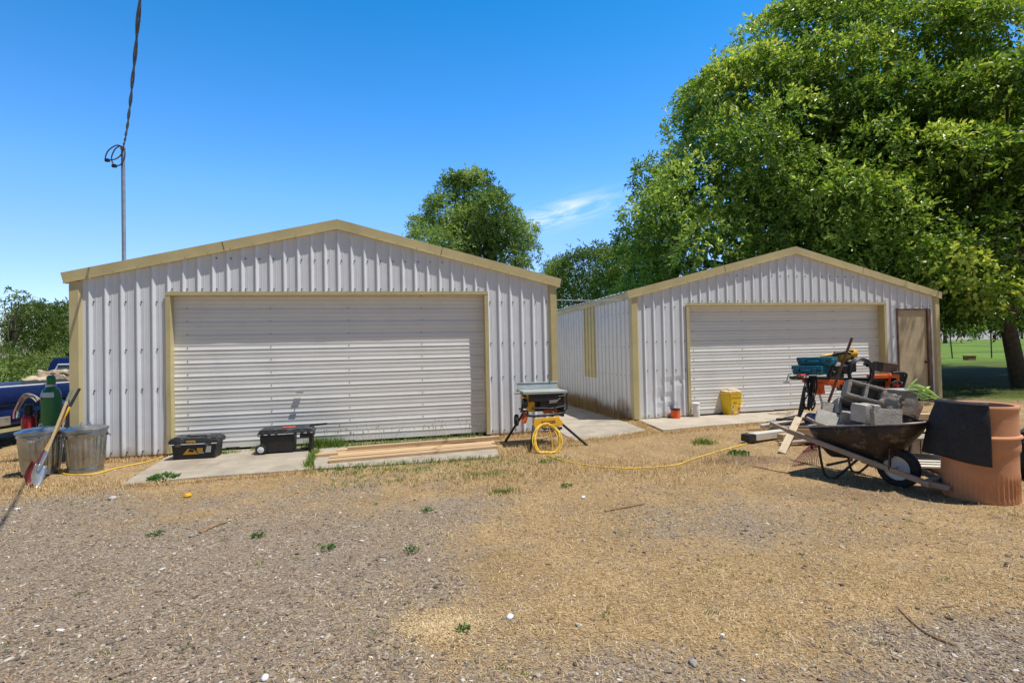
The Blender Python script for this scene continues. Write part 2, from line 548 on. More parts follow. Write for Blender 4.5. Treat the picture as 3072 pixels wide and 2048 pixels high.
def mesh_np(name, verts, tris, material, parent=None, tint=None, smooth=False):
    """Big triangle mesh from numpy arrays, with an optional per-vertex tint attribute."""
    me = bpy.data.meshes.new(name)
    nv, nf = len(verts), len(tris)
    k = tris.shape[1]
    me.vertices.add(nv)
    me.vertices.foreach_set('co', np.ascontiguousarray(verts, np.float32).ravel())
    me.loops.add(nf * k)
    me.loops.foreach_set('vertex_index', np.ascontiguousarray(tris, np.int32).ravel())
    me.polygons.add(nf)
    me.polygons.foreach_set('loop_start', np.arange(0, nf * k, k, dtype=np.int32))
    me.polygons.foreach_set('loop_total', np.full(nf, k, np.int32))
    me.polygons.foreach_set('use_smooth', np.full(nf, smooth, bool))
    if tint is not None:
        a = me.attributes.new('tint', 'FLOAT', 'POINT')
        a.data.foreach_set('value', np.ascontiguousarray(tint, np.float32))
    me.update()
    me.validate()
    me.materials.append(material)
    o = bpy.data.objects.new(name, me)
    COL.objects.link(o)
    if parent is not None:
        o.parent = parent
    return o


def text_obj(name, s, size, material, parent, loc, rot, extrude=.001):
    cu = bpy.data.curves.new(name, 'FONT')
    cu.body = s
    cu.size = size
    cu.extrude = extrude
    cu.align_x = 'CENTER'
    cu.align_y = 'CENTER'
    tmp = bpy.data.objects.new(name, cu)
    COL.objects.link(tmp)
    dg = bpy.context.evaluated_depsgraph_get()
    me = bpy.data.meshes.new_from_object(tmp.evaluated_get(dg))
    bpy.data.objects.remove(tmp)
    bpy.data.curves.remove(cu)
    o = bpy.data.objects.new(name, me)
    me.materials.clear()
    me.materials.append(material)
    COL.objects.link(o)
    o.parent = parent
    o.location = loc
    o.rotation_euler = rot
    return o


def curve_pts(ctrl, n=8):
    """Catmull-Rom through control points."""
    c = [Vector(p) for p in ctrl]
    c = [c[0] * 2 - c[1]] + c + [c[-1] * 2 - c[-2]]
    out = []
    for i in range(1, len(c) - 2):
        for k in range(n):
            t = k / n
            p0, p1, p2, p3 = c[i - 1:i + 3]
            out.append(.5 * ((2 * p1) + (p2 - p0) * t + (2 * p0 - 5 * p1 + 4 * p2 - p3) * t * t + (3 * p1 - p0 - 3 * p2 + p3) * t ** 3))
    out.append(c[-2])
    return out


def rough_box(mb, c, s, rot=None, n=5, amp=.006, seed=0, m=0):
    """A stony block: subdivided box with knocked-off corners and an uneven surface."""
    bm = bmesh.new()
    bmesh.ops.create_cube(bm, size=1)
    bmesh.ops.subdivide_edges(bm, edges=bm.edges[:], cuts=n, use_grid_fill=True)
    X = Matrix.Translation(c) @ (rot.to_4x4() if rot is not None else Matrix())
    vs = []
    for v in bm.verts:
        p = Vector((v.co.x * s[0], v.co.y * s[1], v.co.z * s[2]))
        ext = sum(abs(q) > .49 for q in v.co)
        p *= 1 - (.02 if ext == 2 else .05 if ext == 3 else 0)
        nn = mnoise.noise_vector(p * 22 + Vector((seed * 7.1, seed * 3.3, seed)))
        vs.append(X @ (p + nn * amp))
    fs = [[v.index for v in f.verts] for f in bm.faces]
    bm.verts.ensure_lookup_table()
    mb.add(vs, fs, m, True)
    bm.free()
    return mb


# ------------------------------------------------------------------ world, sun, camera
SUN_AZ, SUN_EL = R(107), R(68)      # azimuth clockwise from +Y
w = bpy.data.worlds.new('World')
SC.world = w
w.use_nodes = True
nt = w.node_tree
bg = nt.nodes['Background']
sky = nt.nodes.new('ShaderNodeTexSky')
sky.sky_type = 'NISHITA'
sky.sun_disc = False
sky.sun_elevation = SUN_EL
sky.sun_rotation = SUN_AZ
sky.altitude = 800
sky.air_density = 1.0
sky.dust_density = .35
sky.ozone_density = 3.0
hs = nt.nodes.new('ShaderNodeHueSaturation')
hs.inputs['Saturation'].default_value = 1.22
hs.inputs['Value'].default_value = 1.0
nt.links.new(sky.outputs[0], hs.inputs['Color'])
# thin cirrus streaks low in the sky beyond the gap between the garages
tcw = nt.nodes.new('ShaderNodeTexCoord')
cdir = ray(1690, 640).normalized()
rot = nt.nodes.new('ShaderNodeMapping')
rot.inputs['Rotation'].default_value = (0, R(0), R(0))
dirn = tcw.outputs['Generated']


def vm(op, a, b=None):
    n = nt.nodes.new('ShaderNodeVectorMath')
    n.operation = op
    nt.links.new(a, n.inputs[0])
    if b is not None:
        n.inputs[1].default_value = b
    return n


def mth(op, a, b=None, c=None):
    n = nt.nodes.new('ShaderNodeMath')
    n.operation = op
    for i, q in enumerate((a, b, c)):
        if q is None:
            continue
        if isinstance(q, (int, float)):
            n.inputs[i].default_value = q
        else:
            nt.links.new(q, n.inputs[i])
    return n.outputs[0]


e1 = Vector((math.cos(.25), 0, math.sin(.25)))            # along the streaks (they climb to the right)
e1 = (e1 - cdir * e1.dot(cdir)).normalized()
e2 = cdir.cross(e1).normalized()
a_ = vm('DOT_PRODUCT', dirn, tuple(e1)).outputs['Value']
b_ = vm('DOT_PRODUCT', dirn, tuple(e2)).outputs['Value']
c_ = vm('DOT_PRODUCT', dirn, tuple(cdir)).outputs['Value']
comb = nt.nodes.new('ShaderNodeCombineXYZ')
nt.links.new(mth('MULTIPLY', a_, 9.), comb.inputs[0])
nt.links.new(mth('MULTIPLY', b_, 46.), comb.inputs[1])
cn = nt.nodes.new('ShaderNodeTexNoise')
cn.inputs['Scale'].default_value = 1.
cn.inputs['Detail'].default_value = 8.
cn.inputs['Roughness'].default_value = .62
cn.inputs['Distortion'].default_value = .6
nt.links.new(comb.outputs[0], cn.inputs['Vector'])
win = mth('ADD', mth('POWER', mth('DIVIDE', a_, .10), 2.), mth('POWER', mth('DIVIDE', b_, .022), 2.))
win = mth('EXPONENT', mth('MULTIPLY', win, -1.))
win = mth('MULTIPLY', win, mth('GREATER_THAN', c_, 0.))
cm = mth('MULTIPLY', win, mth('MULTIPLY', mth('SUBTRACT', cn.outputs['Fac'], .40), 5.0))
cmn = nt.nodes.new('ShaderNodeClamp')
nt.links.new(cm, cmn.inputs[0])
cmix = nt.nodes.new('ShaderNodeMix')
cmix.data_type = 'RGBA'
nt.links.new(mth('MULTIPLY', cmn.outputs[0], .75), cmix.inputs[0])
# added sky tint and scaling: deep blue, brightest ahead, paler towards the horizon
sepd = nt.nodes.new('ShaderNodeSeparateXYZ')
nt.links.new(dirn, sepd.inputs[0])
fr = mth('SMOOTH_MIN', mth('MULTIPLY_ADD', sepd.outputs['Y'], .62, .62), 1.2, .2)
fr = mth('MULTIPLY_ADD', fr, 1.05, .42)
fr = mth('MULTIPLY', fr, mth('MINIMUM', mth('MULTIPLY_ADD', sepd.outputs['Z'], 1.25, .66), 1.))
fr = mth('MULTIPLY', fr, mth('MULTIPLY_ADD', mth('MAXIMUM', mth('SUBTRACT', sepd.outputs['Z'], .30), 0.), -.62, 1.07))
tint = nt.nodes.new('ShaderNodeMix')
tint.data_type = 'RGBA'
tint.blend_type = 'MULTIPLY'
tint.inputs[0].default_value = 1
nt.links.new(hs.outputs[0], tint.inputs[6])
tcol = nt.nodes.new('ShaderNodeCombineXYZ')
nt.links.new(mth('MULTIPLY', mth('MINIMUM', mth('MAXIMUM', mth('MULTIPLY_ADD', sepd.outputs['Z'], -3.03, 2.05), .30), 1.5), .84), tcol.inputs[0])
tcol.inputs[1].default_value = 1.16
tcol.inputs[2].default_value = 1.32
kk = mth('MINIMUM', mth('MAXIMUM', mth('MAXIMUM', mth('MULTIPLY_ADD', sepd.outputs['Z'], 2.6, -1.56), mth('MULTIPLY', sepd.outputs['Y'], -1.6)), 0.), 1.)  # added factor: neutral, dimmer sky overhead and behind, for less fill
tmix = nt.nodes.new('ShaderNodeMix')
tmix.data_type = 'RGBA'
nt.links.new(kk, tmix.inputs[0])
nt.links.new(tcol.outputs[0], tmix.inputs[6])
tmix.inputs[7].default_value = (.86, .84, .80, 1)
nt.links.new(tmix.outputs[2], tint.inputs[7])
scl = nt.nodes.new('ShaderNodeVectorMath')
scl.operation = 'SCALE'
nt.links.new(tint.outputs[2], scl.inputs[0])
nt.links.new(fr, scl.inputs['Scale'])
nt.links.new(scl.outputs[0], cmix.inputs[6])
cmix.inputs[7].default_value = (7.4, 8.2, 9.2, 1)
nt.links.new(cmix.outputs[2], bg.inputs['Color'])
bg.inputs['Strength'].default_value = .12

sun = bpy.data.lights.new('sun', 'SUN')
sun.energy = 4.6
sun.angle = R(.53)
sun.color = (1, .955, .88)
so = bpy.data.objects.new('sun', sun)
COL.objects.link(so)
sdir = Vector((math.sin(SUN_AZ) * math.cos(SUN_EL), math.cos(SUN_AZ) * math.cos(SUN_EL), math.sin(SUN_EL)))
so.rotation_euler = sdir.to_track_quat('Z', 'Y').to_euler()

cam = bpy.data.cameras.new('camera')
cam.sensor_width = 36
cam.lens = CF / 3072 * 36
cam.clip_start = .05
cam.clip_end = 4000
co = bpy.data.objects.new('camera', cam)
COL.objects.link(co)
fw = Vector((0, math.cos(CP), math.sin(CP)))
up0 = Vector((0, -math.sin(CP), math.cos(CP)))
rt0 = Vector((1, 0, 0))
# the horizon climbs to the right in the picture
c, s = math.cos(CR), math.sin(CR)
rt = rt0 * c - up0 * s
up = up0 * c + rt0 * s
mw = Matrix((rt, up, -fw)).transposed().to_4x4()
mw.translation = (0, 0, CH)
co.matrix_world = mw
SC.camera = co
SC.view_settings.view_transform = 'Standard'
SC.view_settings.look = 'None'
SC.view_settings.exposure = .10
SC.view_settings.gamma = 1
SC.cycles.max_bounces = 8
SC.cycles.transparent_max_bounces = 8
try:
    SC.cycles.use_denoising = True
except Exception:
    pass

# ------------------------------------------------------------------ ground
rng = np.random.default_rng(11)


def vnoise(x, y, seed=0):
    xi, yi = np.floor(x).astype(np.int64), np.floor(y).astype(np.int64)
    xf, yf = x - xi, y - yi
    u, v = xf * xf * (3 - 2 * xf), yf * yf * (3 - 2 * yf)

    def h(a, b):
        n = (a * 374761393 + b * 668265263 + seed * 982451653) & 0x7fffffff
        n = (n ^ (n >> 13)) * 1274126177 & 0x7fffffff
        return ((n ^ (n >> 16)) & 0xffff) / 65535.
    return (h(xi, yi) * (1 - u) + h(xi + 1, yi) * u) * (1 - v) + (h(xi, yi + 1) * (1 - u) + h(xi + 1, yi + 1) * u) * v


def fbm(x, y, seed=0, oct=4):
    t, a, s = 0, .5, 0
    for k in range(oct):
        t = t + a * vnoise(x * 2 ** k, y * 2 ** k, seed + k)
        s += a
        a *= .5
    return t / s


def sig(t):
    return 1 / (1 + np.exp(-np.clip(t, -30, 30)))


def blob(x, y, cx, cy, rx, ry):
    return np.exp(-(((x - cx) / rx) ** 2 + ((y - cy) / ry) ** 2))


def hgt(x, y):
    x, y = np.asarray(x, float), np.asarray(y, float)
    z = -.06 + .024 * np.clip(x - 5, 0, 8) * np.clip((y - 8) / 4, 0, 1)
    z = z + .030 * np.clip(y - 16, 0, 14) + .013 * np.clip(y - 30, 0, 70)
    near = sig((11 - y) * 1.2)
    z = z + near * (.035 * (fbm(x * .7, y * .7, 3) - .5) + .018 * (fbm(x * 3, y * 3, 9, 3) - .5))
    far = np.clip((y - 13) / 8, 0, 1)
    z = z + far * .25 * (fbm(x * .12, y * .12, 5) - .5)
    # small heaps of soil below the scrap pile
    z = z + .05 * blob(x, y, 3.1, 6.95, .5, .25)
    return z


def zones(x, y):
    n = fbm(x * .8, y * .8, 21, 5) - .5
    n2 = fbm(x * 2.4, y * 2.4, 31, 4) - .5
    d = np.minimum((-.20 - x) * 1.0 + n * 3.4, (5.45 - y) * 1.1 + n * 3.2) + n2 * 1.0
    grav = sig(d * 1.9)
    d2 = np.minimum((x - 1.75) * 1.4, (2.9 - y) * 1.7) + n * 1.2
    grav = np.maximum(grav, sig(d2 * 5))
    d3 = (2.75 - y) * 1.5 + n * 2.0
    grav = np.maximum(grav, .75 * sig(d3 * 4))
    grav = np.maximum(grav, .62 * blob(x, y, 2.0, 4.6, 1.7, .8) + .4 * n2)
    grav = np.where(y > 7.5, 0, grav)
    grav = grav - .8 * blob(x, y, -.42, 2.95, .24, .16)
    soil = .75 * blob(x, y, 3.05, 6.9, .75, .38) + .62 * blob(x, y, 3.5, 5.3, 1.0, .55) + .6 * blob(x, y, 0.4, 8.75, .9, .35) + .45 * blob(x, y, 5.2, 7.6, 1.6, 1.5) + .93 * sig((x - 10.0) * 1.6) * sig((24.5 - y) * .8) * sig((y - 11.5) * 1.5)  # last term marks the tree shade that is darkened in the ground colour
    ax = x + .35 * (y - 3.6)
    soil = soil + (.72 * blob(x, y + .12 * x, -1.6, 3.95, 1.7, .22) + .5 * blob(x, y + .1 * x, -.4, 3.2, 1.3, .17) + .4 * blob(x, y, 2.6, 4.1, 1.2, .5)) * np.clip(.5 + 2.2 * n2, .2, 1.3)
    green = .95 * sig((y - 19) * .6 + n * 3)
    green = np.maximum(green, sig((x - 10.6) * 1.2 + n) * sig((y - 11.5) * 1.4 + n * 2) * .95)
    green = np.maximum(green, sig((-8.6 - x) * 1.3 + n * 2) * sig((y - 10.5) * 1.0) * .62)
    strip = blob(x, y, -1.5, 6.85, 1.4, .22) * .40 + blob(x, y, -1.0, 6.3, .9, .35) * .30 + blob(x, y, .1, 6.4, .5, .3) * .3
    green = np.maximum(green, strip + .6 * n2 * strip)
    return np.clip(grav, 0, 1), np.clip(green, 0, 1), np.clip(soil, 0, 1)


xs = np.unique(np.concatenate([np.arange(-9, 9.5, .06), np.arange(9.5, 30, .5), np.arange(-30, -9, .5), np.arange(30, 120, 6), np.arange(-120, -30, 6),
                               np.array([-1500, -900, -500, -300, -200, 140, 200, 300, 500, 900, 1500])]))
ys = np.unique(np.concatenate([np.arange(1.4, 11.5, .055), np.arange(11.5, 34, .4), np.arange(34, 130, 4), np.arange(-6, 1.4, .4), np.array([-600, -200, -60, -20, 150, 200, 300, 500, 900, 1600])]))
gx, gy = np.meshgrid(xs, ys)
gz = hgt(gx, gy)
V = np.stack([gx.ravel(), gy.ravel(), gz.ravel()], 1)
nx_, ny_ = len(xs), len(ys)
ii = (np.arange(ny_ - 1)[:, None] * nx_ + np.arange(nx_ - 1)[None, :]).ravel()
F = np.stack([ii, ii + 1, ii + nx_ + 1, ii + nx_], 1)
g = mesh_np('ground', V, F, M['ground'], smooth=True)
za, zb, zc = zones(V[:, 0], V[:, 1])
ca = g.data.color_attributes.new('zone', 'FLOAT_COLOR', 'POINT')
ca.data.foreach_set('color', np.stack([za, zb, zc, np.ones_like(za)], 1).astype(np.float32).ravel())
struct(g)


def slab(name, poly, z0, z1, m):
    """Concrete slab with a slightly uneven edge."""
    pts = []
    for i in range(len(poly)):
        a, b = Vector(poly[i]), Vector(poly[(i + 1) % len(poly)])
        k = max(1, int((b - a).length / .12))
        for j in range(k):
            p = a.lerp(b, j / k)
            q = mnoise.noise_vector(Vector((p.x * 3, p.y * 3, 2.))) * .022
            pts.append((p.x + q.x, p.y + q.y))
    return struct(MB().prism(pts, z0, z1).build(name, m, bevel=.008))


def p2(*l):
    return [tuple(gnd(u, v, z)[:2]) for u, v, z in l]


slab('apron', p2((506, 1366, -.03), (360, 1454, -.03), (548, 1433, -.03), (757, 1418, -.03), (930, 1406, -.03), (925, 1352, -.03)) + [(-3.2, 8.72), (-5.35, 8.20)], -.2, -.028, M['concrete'])
slab('apron', p2((943, 1404, -.03), (1200, 1389, -.03), (1498, 1367, -.03), (1476, 1313, -.03)) + [(-.35, 9.35), (-3.14, 8.72)] + p2((936, 1352, -.03)), -.2, -.030, M['concrete'])
slab('path', [(.86, 9.50), (1.05, 8.62), (1.49, 8.76), (1.92, 9.10), (2.50, 9.55), (2.36, 10.6), (-.1, 21), (-1.6, 20.5)], -.2, -.040, M['concrete'])
slab('apron', [(2.66, 10.93), (2.78, 9.46), (3.82, 9.88), (4.87, 10.18), (7.6, 10.8), (10.9, 11.6), (10.5, 12.7)], -.2, -.026, M['concrete_pale'])

# far dry hills
hv, hf = [], []
for layer, (Y, base, amp) in enumerate(((420, 0, 13), (900, 0, 40))):
    n = 120
    for i in range(n + 1):
        x = -1400 + 2800 * i / n
        h = amp * (.35 + fbm(np.array([x / 260.]), np.array([layer * 3.1]), 40 + layer, 4)[0])
        o = len(hv)
        hv += [(x, Y - 60, -2), (x, Y, h), (x, Y + 120, h * .9)]
        if i:
            hf += [(o - 3, o, o + 1, o - 2), (o - 2, o + 1, o + 2, o - 1)]
hm = MB()
hm.add(hv, hf, 0, True)
struct(hm.build('hills', M['hill']))


# ------------------------------------------------------------------ garages
def garage(label, x0, y0, z0, yaw, W, he, hp, pitch, first, nrib, d1, dw, hd0, hd1, rec, depth, mandoor=None, dents=None, splash=False, bottom=(0, 0)):
    g = thing('garage', label, 'garage', (x0, y0, z0), yaw)

    def ztop(s):
        return he + (hp - he) * (1 - abs(2 * s / W - 1))

    def hdoor(s):
        return hd0 + (hd1 - hd0) * (s - d1) / dw

    def profile(s0, s1, f, p, extra=(), cnt=None):
        pts = [(s0, 0.), (s1, 0.)]
        c = f
        k = 0
        while c < s1 - .02 and (cnt is None or k < cnt):
            for ds, o in ((-.030, 0), (-.022, .026), (-.008, .027), (.028, 0)):
                if s0 < c + ds < s1:
                    pts.append((c + ds, o))
            for q in (1, 2):
                for ds, o in ((-.010, 0), (0, .0025), (.010, 0)):
                    t = c + p * q / 3 + ds
                    if s0 < t < s1 - .01:
                        pts.append((t, o))
            c += p
            k += 1
        pts.sort()
        for e in extra:
            for (a, oa), (b, ob) in zip(pts, pts[1:]):
                if a < e < b:
                    pts.append((e, oa + (ob - oa) * (e - a) / (b - a)))
                    break
            pts.sort()
        return pts

    ex = [d1, d1 + dw, W / 2]
    if mandoor:
        ex += [mandoor[0], mandoor[1]]
    prof = profile(0, W, first, pitch, ex, nrib)
    mb = MB()
    for (a, oa), (b, ob) in zip(prof, prof[1:]):
        mid = (a + b) / 2
        zb = [bottom[0] + (bottom[1] - bottom[0]) * q / W for q in (a, b)]
        if d1 < mid < d1 + dw:
            zb = [hdoor(a), hdoor(b)]
        if mandoor and mandoor[0] < mid < mandoor[1]:
            zb = [mandoor[2], mandoor[2]]
        rows = 26 if dents and mid < dents[1] and mid > dents[0] else 1
        for r in range(rows):
            q = []
            for s, o, r_ in ((a, oa, r), (b, ob, r), (b, ob, r + 1), (a, oa, r + 1)):
                zz = zb[0] if s == a else zb[1]
                zt = ztop(s) + .02
                z = zz + (zt - zz) * r_ / rows
                dy = 0
                if rows > 1:
                    e = math.exp(-((s - .75) / .34) ** 2 - ((z - .30) / .34) ** 2)
                    dy = .055 * e * (.6 + .8 * mnoise.noise(Vector((s * 5, z * 5, 3.))))
                    dy += .018 * math.exp(-((z - .80) / .035) ** 2) * (1 if .42 < s < 1.18 else 0)
                    dy = max(-.004, dy)
                q.append((s, -o + dy, z))
            mb.add(q, [(0, 1, 2, 3)], 0)
    # screws beside the ribs
    zr = [.06, 1.03, 1.65, 2.40]
    for k in range(nrib):
        s = first + k * pitch + .043
        zs = []
        ind = d1 - .02 < s < d1 + dw + .02
        inm = mandoor and mandoor[0] - .05 < s < mandoor[1] + .05
        if ind:
            zs = [hdoor(s) + .055]
        elif inm:
            zs = [mandoor[2] + .06]
        else:
            zs = list(zr)
        if ztop(s) > 3.2:
            zs.append(3.11)
        for z in zs:
            mb.box((s, -.006, z), (.017, .018, .017), 1)
    for k in range(nrib):                              # faint rust runs under some of the screws
        s = first + k * pitch + .043
        if (k * 7) % 5 in (1, 3) and not (d1 - .02 < s < d1 + dw + .02) and not (mandoor and mandoor[0] - .05 < s < mandoor[1] + .05):
            z = zr[(k * 3) % 3 + 1]
            L = .05 + .09 * ((k * 13) % 7) / 7
            mb.add([(s - .004, -.0018, z - .008), (s + .004, -.0018, z - .008), (s + .0015, -.0018, z - L), (s - .0015, -.0018, z - L)], [(3, 2, 1, 0)], 2)
    mb.build('front_wall', [M['white'], M['screw'], M['rust_run']], g)

    # side and rear walls
    for side in (0, 1):
        mb = MB()
        X = Matrix(((0, 1 if side else -1, 0, W if side else 0), (1, 0, 0, 0), (0, 0, 1, 0), (0, 0, 0, 1)))
        pr = profile(0, depth, .17, pitch)
        for (a, oa), (b, ob) in zip(pr, pr[1:]):
            vs = [(a, oa, 0), (b, ob, 0), (b, ob, he), (a, oa, he)]
            mb.add(vs, [(0, 1, 2, 3) if not side else (3, 2, 1, 0)], 0, False, X)
        k = .17
        while k < depth:
            for z in (.07, .92, 1.55, 2.3):
                mb.box((k + .05, .004, z), (.017, .012, .017), 1, X)
            k += pitch
        mb.build('side_wall', [M['white_stained' if splash and not side else 'white'], M['screw']], g)
    mb = MB()
    mb.add([(0, depth, 0), (W, depth, 0), (W, depth, he), (W / 2, depth, hp), (0, depth, he)], [(4, 3, 2, 1, 0)])
    mb.build('rear_wall', M['white'], g)

    # roof: two corrugated sheets
    slope = (hp - he) / (W / 2)
    mb = MB()
    for sd in (0, 1):
        nseg = int(depth / .11)
        e = -.10
        for k in range(nseg):
            y0_, y1_ = .02 + (depth + .1) * k / nseg, .02 + (depth + .1) * (k + 1) / nseg
            za_, zb_ = (.018 if k % 2 else 0), (.018 if (k + 1) % 2 else 0)
            lo = he + slope * e + .13
            hi = hp + .13
            xs_ = (e, W / 2) if not sd else (W - e, W / 2)
            q = [(xs_[0], y0_, lo + za_), (xs_[1], y0_, hi + za_), (xs_[1], y1_, hi + zb_), (xs_[0], y1_, lo + zb_)]
            mb.add(q, [(0, 1, 2, 3) if not sd else (3, 2, 1, 0)], 0)
            q2 = [(p[0], p[1], p[2] - .02) for p in q]
            mb.add(q2, [(3, 2, 1, 0) if not sd else (0, 1, 2, 3)], 0)
    mb.build('roof', M['roof'], g)

    # gable fascia boards: flat board with a bright drip lip along its lower edge
    ang = math.atan(slope)
    for sd in (0, 1):
        mb = MB()
        sg = 1 if not sd else -1
        e = -.10 if not sd else W + .10
        hgt_ = .165
        zl = he - .02 + slope * (-.10)
        off = hgt_ * math.sin(ang)
        A = [(e, zl), (W / 2, hp - .02), (W / 2, hp - .02 + hgt_ / math.cos(ang) + .0), (e - sg * off, zl + hgt_ * math.cos(ang))]
        for (ya, yb) in ((-.052, .03),):
            vs = [(p[0], ya, p[1]) for p in A] + [(p[0], yb, p[1]) for p in A]
            fs = [(0, 1, 2, 3), (7, 6, 5, 4), (0, 4, 5, 1), (1, 5, 6, 2), (2, 6, 7, 3), (3, 7, 4, 0)]
            if sd:
                fs = [f[::-1] for f in fs]
            mb.add(vs, fs, 0)
        B = [(e, zl - .004), (W / 2, hp - .024), (W / 2, hp - .012), (e, zl + .008)]
        vs = [(p[0], -.070, p[1]) for p in B] + [(p[0], -.050, p[1]) for p in B]
        fs = [(0, 1, 2, 3), (7, 6, 5, 4), (0, 4, 5, 1), (1, 5, 6, 2), (2, 6, 7, 3), (3, 7, 4, 0)]
        mb.add(vs, fs if not sd else [f[::-1] for f in fs], 0)
        # lap joint and rivets
        t = .56
        sx = e + (W / 2 - e) * t
        zx = zl + (hp - .02 - zl) * t
        mb.add([(sx - .006, -.0545, zx + .006), (sx + .006, -.0545, zx + .006), (sx + .006 - sg * off * .9, -.0545, zx + hgt_ * .96), (sx - .006 - sg * off * .9, -.0545, zx + hgt_ * .96)], [(0, 1, 2, 3)], 1)
        for q in range(1, 12):
            f = q / 12
            bx_ = e + (W / 2 - e) * f
            bz_ = zl + (hp - .02 - zl) * f
            mb.box((bx_ - sg * off * .12, -.0535, bz_ + .022), (.012, .006, .012), 1)
        mb.build('fascia', [M['tan'], M['brown_frame']], g)
    # eave trims along the side walls
    for sd in (0, 1):
        mb = MB()
        x = -.045 if not sd else W + .045
        mb.box((x, depth / 2 + .03, he + .045), (.035, depth, .15))
        mb.build('eave_trim', M['tan'], g)
    # corner trims
    for x, sg in ((0, 1), (W, -1)):
        mb = MB()
        zb = bottom[0] if x == 0 else bottom[1]
        mb.prism([(x - sg * .036, -.040), (x + sg * .085, -.040), (x + sg * .125, -.006), (x + sg * .125, .0), (x - sg * .028, .0), (x - sg * .028, .11), (x - sg * .036, .11)][::sg], zb, he - .012)
        mb.build('corner_trim', M['tan'], g)
    # door opening trims
    t = .055
    for x, sg in ((d1, 1), (d1 + dw, -1)):
        mb = MB()
        top = hdoor(x)
        n = 14
        zz = [bottom[0] * .5 + (top - .0) * k / n for k in range(n + 1)]
        pr = [(x - sg * .012, -.034), (x + sg * t, -.034), (x + sg * t, rec), (x + sg * (t - .012), rec), (x + sg * (t - .012), -.020), (x - sg * .012, -.020)]
        vs = []
        for k, z in enumerate(zz):
            bend = .008 * mnoise.noise(Vector((x, z * 2.3, 1.))) * (1 - k / n)
            vs += [(a + bend, b + bend * .7, z) for a, b in pr]
        fs = []
        for k in range(n):
            for j in range(6):
                f = (k * 6 + j, k * 6 + (j + 1) % 6, (k + 1) * 6 + (j + 1) % 6, (k + 1) * 6 + j)
                fs.append(f if sg > 0 else f[::-1])
        mb.add(vs, fs)
        mb.build('door_frame', M['tan'], g)
    mb = MB()
    a, b = d1 - .012, d1 + dw + .012
    za_, zb_ = hdoor(d1), hdoor(d1 + dw)
    for (ya, yb, dz0, dz1) in ((-.038, -.022, -.045, .012), (-.022, rec, -.045, -.035)):
        vs = [(a, ya, za_ + dz0), (b, ya, zb_ + dz0), (b, ya, zb_ + dz1), (a, ya, za_ + dz1), (a, yb, za_ + dz0), (b, yb, zb_ + dz0), (b, yb, zb_ + dz1), (a, yb, za_ + dz1)]
        mb.add(vs, [(0, 1, 2, 3), (7, 6, 5, 4), (0, 4, 5, 1), (1, 5, 6, 2), (2, 6, 7, 3), (3, 7, 4, 0)])
    mb.build('door_header', M['tan'], g)

    # the ribbed door leaf
    x0_, x1_ = d1 + .045, d1 + dw - .045
    top = max(hd0, hd1) + .02
    zs = [(0., 0.)]
    c = .12
    P = .2147
    while c < top:
        for dz, o in ((-.012, 0), (-.008, .0065), (.000, .0065), (.009, 0)):
            zs.append((c + dz, o))
        for q in (1, 2):
            for dz, o in ((-.005, 0), (-.001, .0020), (.006, 0)):
                zs.append((c + P * q / 3 + dz, o))
        c += P
    zs = [q for q in zs if q[0] < top] + [(top, 0)]
    cols = 30
    mb = MB()
    vs = []
    for j in range(cols + 1):
        x = x0_ + (x1_ - x0_) * j / cols
        for z, o in zs:
            sag = .006 * mnoise.noise(Vector((x * .9, z * 1.4, yaw * 9))) + .004 * mnoise.noise(Vector((x * 3, z * 2, 5.)))
            vs.append((x, rec - o + sag - .012, z + .012))
    nz_ = len(zs)
    fs = [(j * nz_ + k, (j + 1) * nz_ + k, (j + 1) * nz_ + k + 1, j * nz_ + k + 1) for j in range(cols) for k in range(nz_ - 1)]
    mb.add(vs, fs)
    for x in np.arange(x0_ + .2, x1_, 1.25):            # rivet columns where sheets lap
        for k in range(int(top / P)):
            mb.box((x, rec - .016, .16 + k * P), (.012, .012, .012), 1)
    d = mb.build('garage_door', [M['door'], M['screw']], g)
    mb = MB()
    mb.box(((x0_ + x1_) / 2, rec + .004, .012), (x1_ - x0_, .03, .022))
    mb.build('bottom_seal', M['rubber'], d)
    # door interior darkness behind the leaf is simply the closed building
    if mandoor:
        a, b, h = mandoor
        mb = MB()
        mb.box(((a + b) / 2, -.004, h - .02), (b - a, .05, .04))
        mb.box((a + .02, -.004, (h - .04) / 2 + .05), (.04, .05, h - .14))
        mb.box((b - .05, -.010, (h - .04) / 2 + .05), (.10, .06, h - .14))
        fr = mb.build('entry_door_frame', M['brown_frame'], g, bevel=.004)
        mb = MB()
        mb.box(((a + b - .06) / 2, .022, h / 2 + .05), (b - a - .15, .035, h - .14))
        dr = mb.build('entry_door', M['door_slab'], g, bevel=.004)
        mb = MB()
        mb.lathe([(.0, -.0), (.030, .0), (.030, .006), (.011, .010), (.011, .035), (.026, .045), (.030, .058), (.022, .070), (0, .073)], 16, 0,
                 Matrix.Translation((b - .165, .005, 1.02)) @ Matrix.Rotation(PI / 2, 4, 'X'))
        mb.build('knob', M['dark'], dr)
    return g


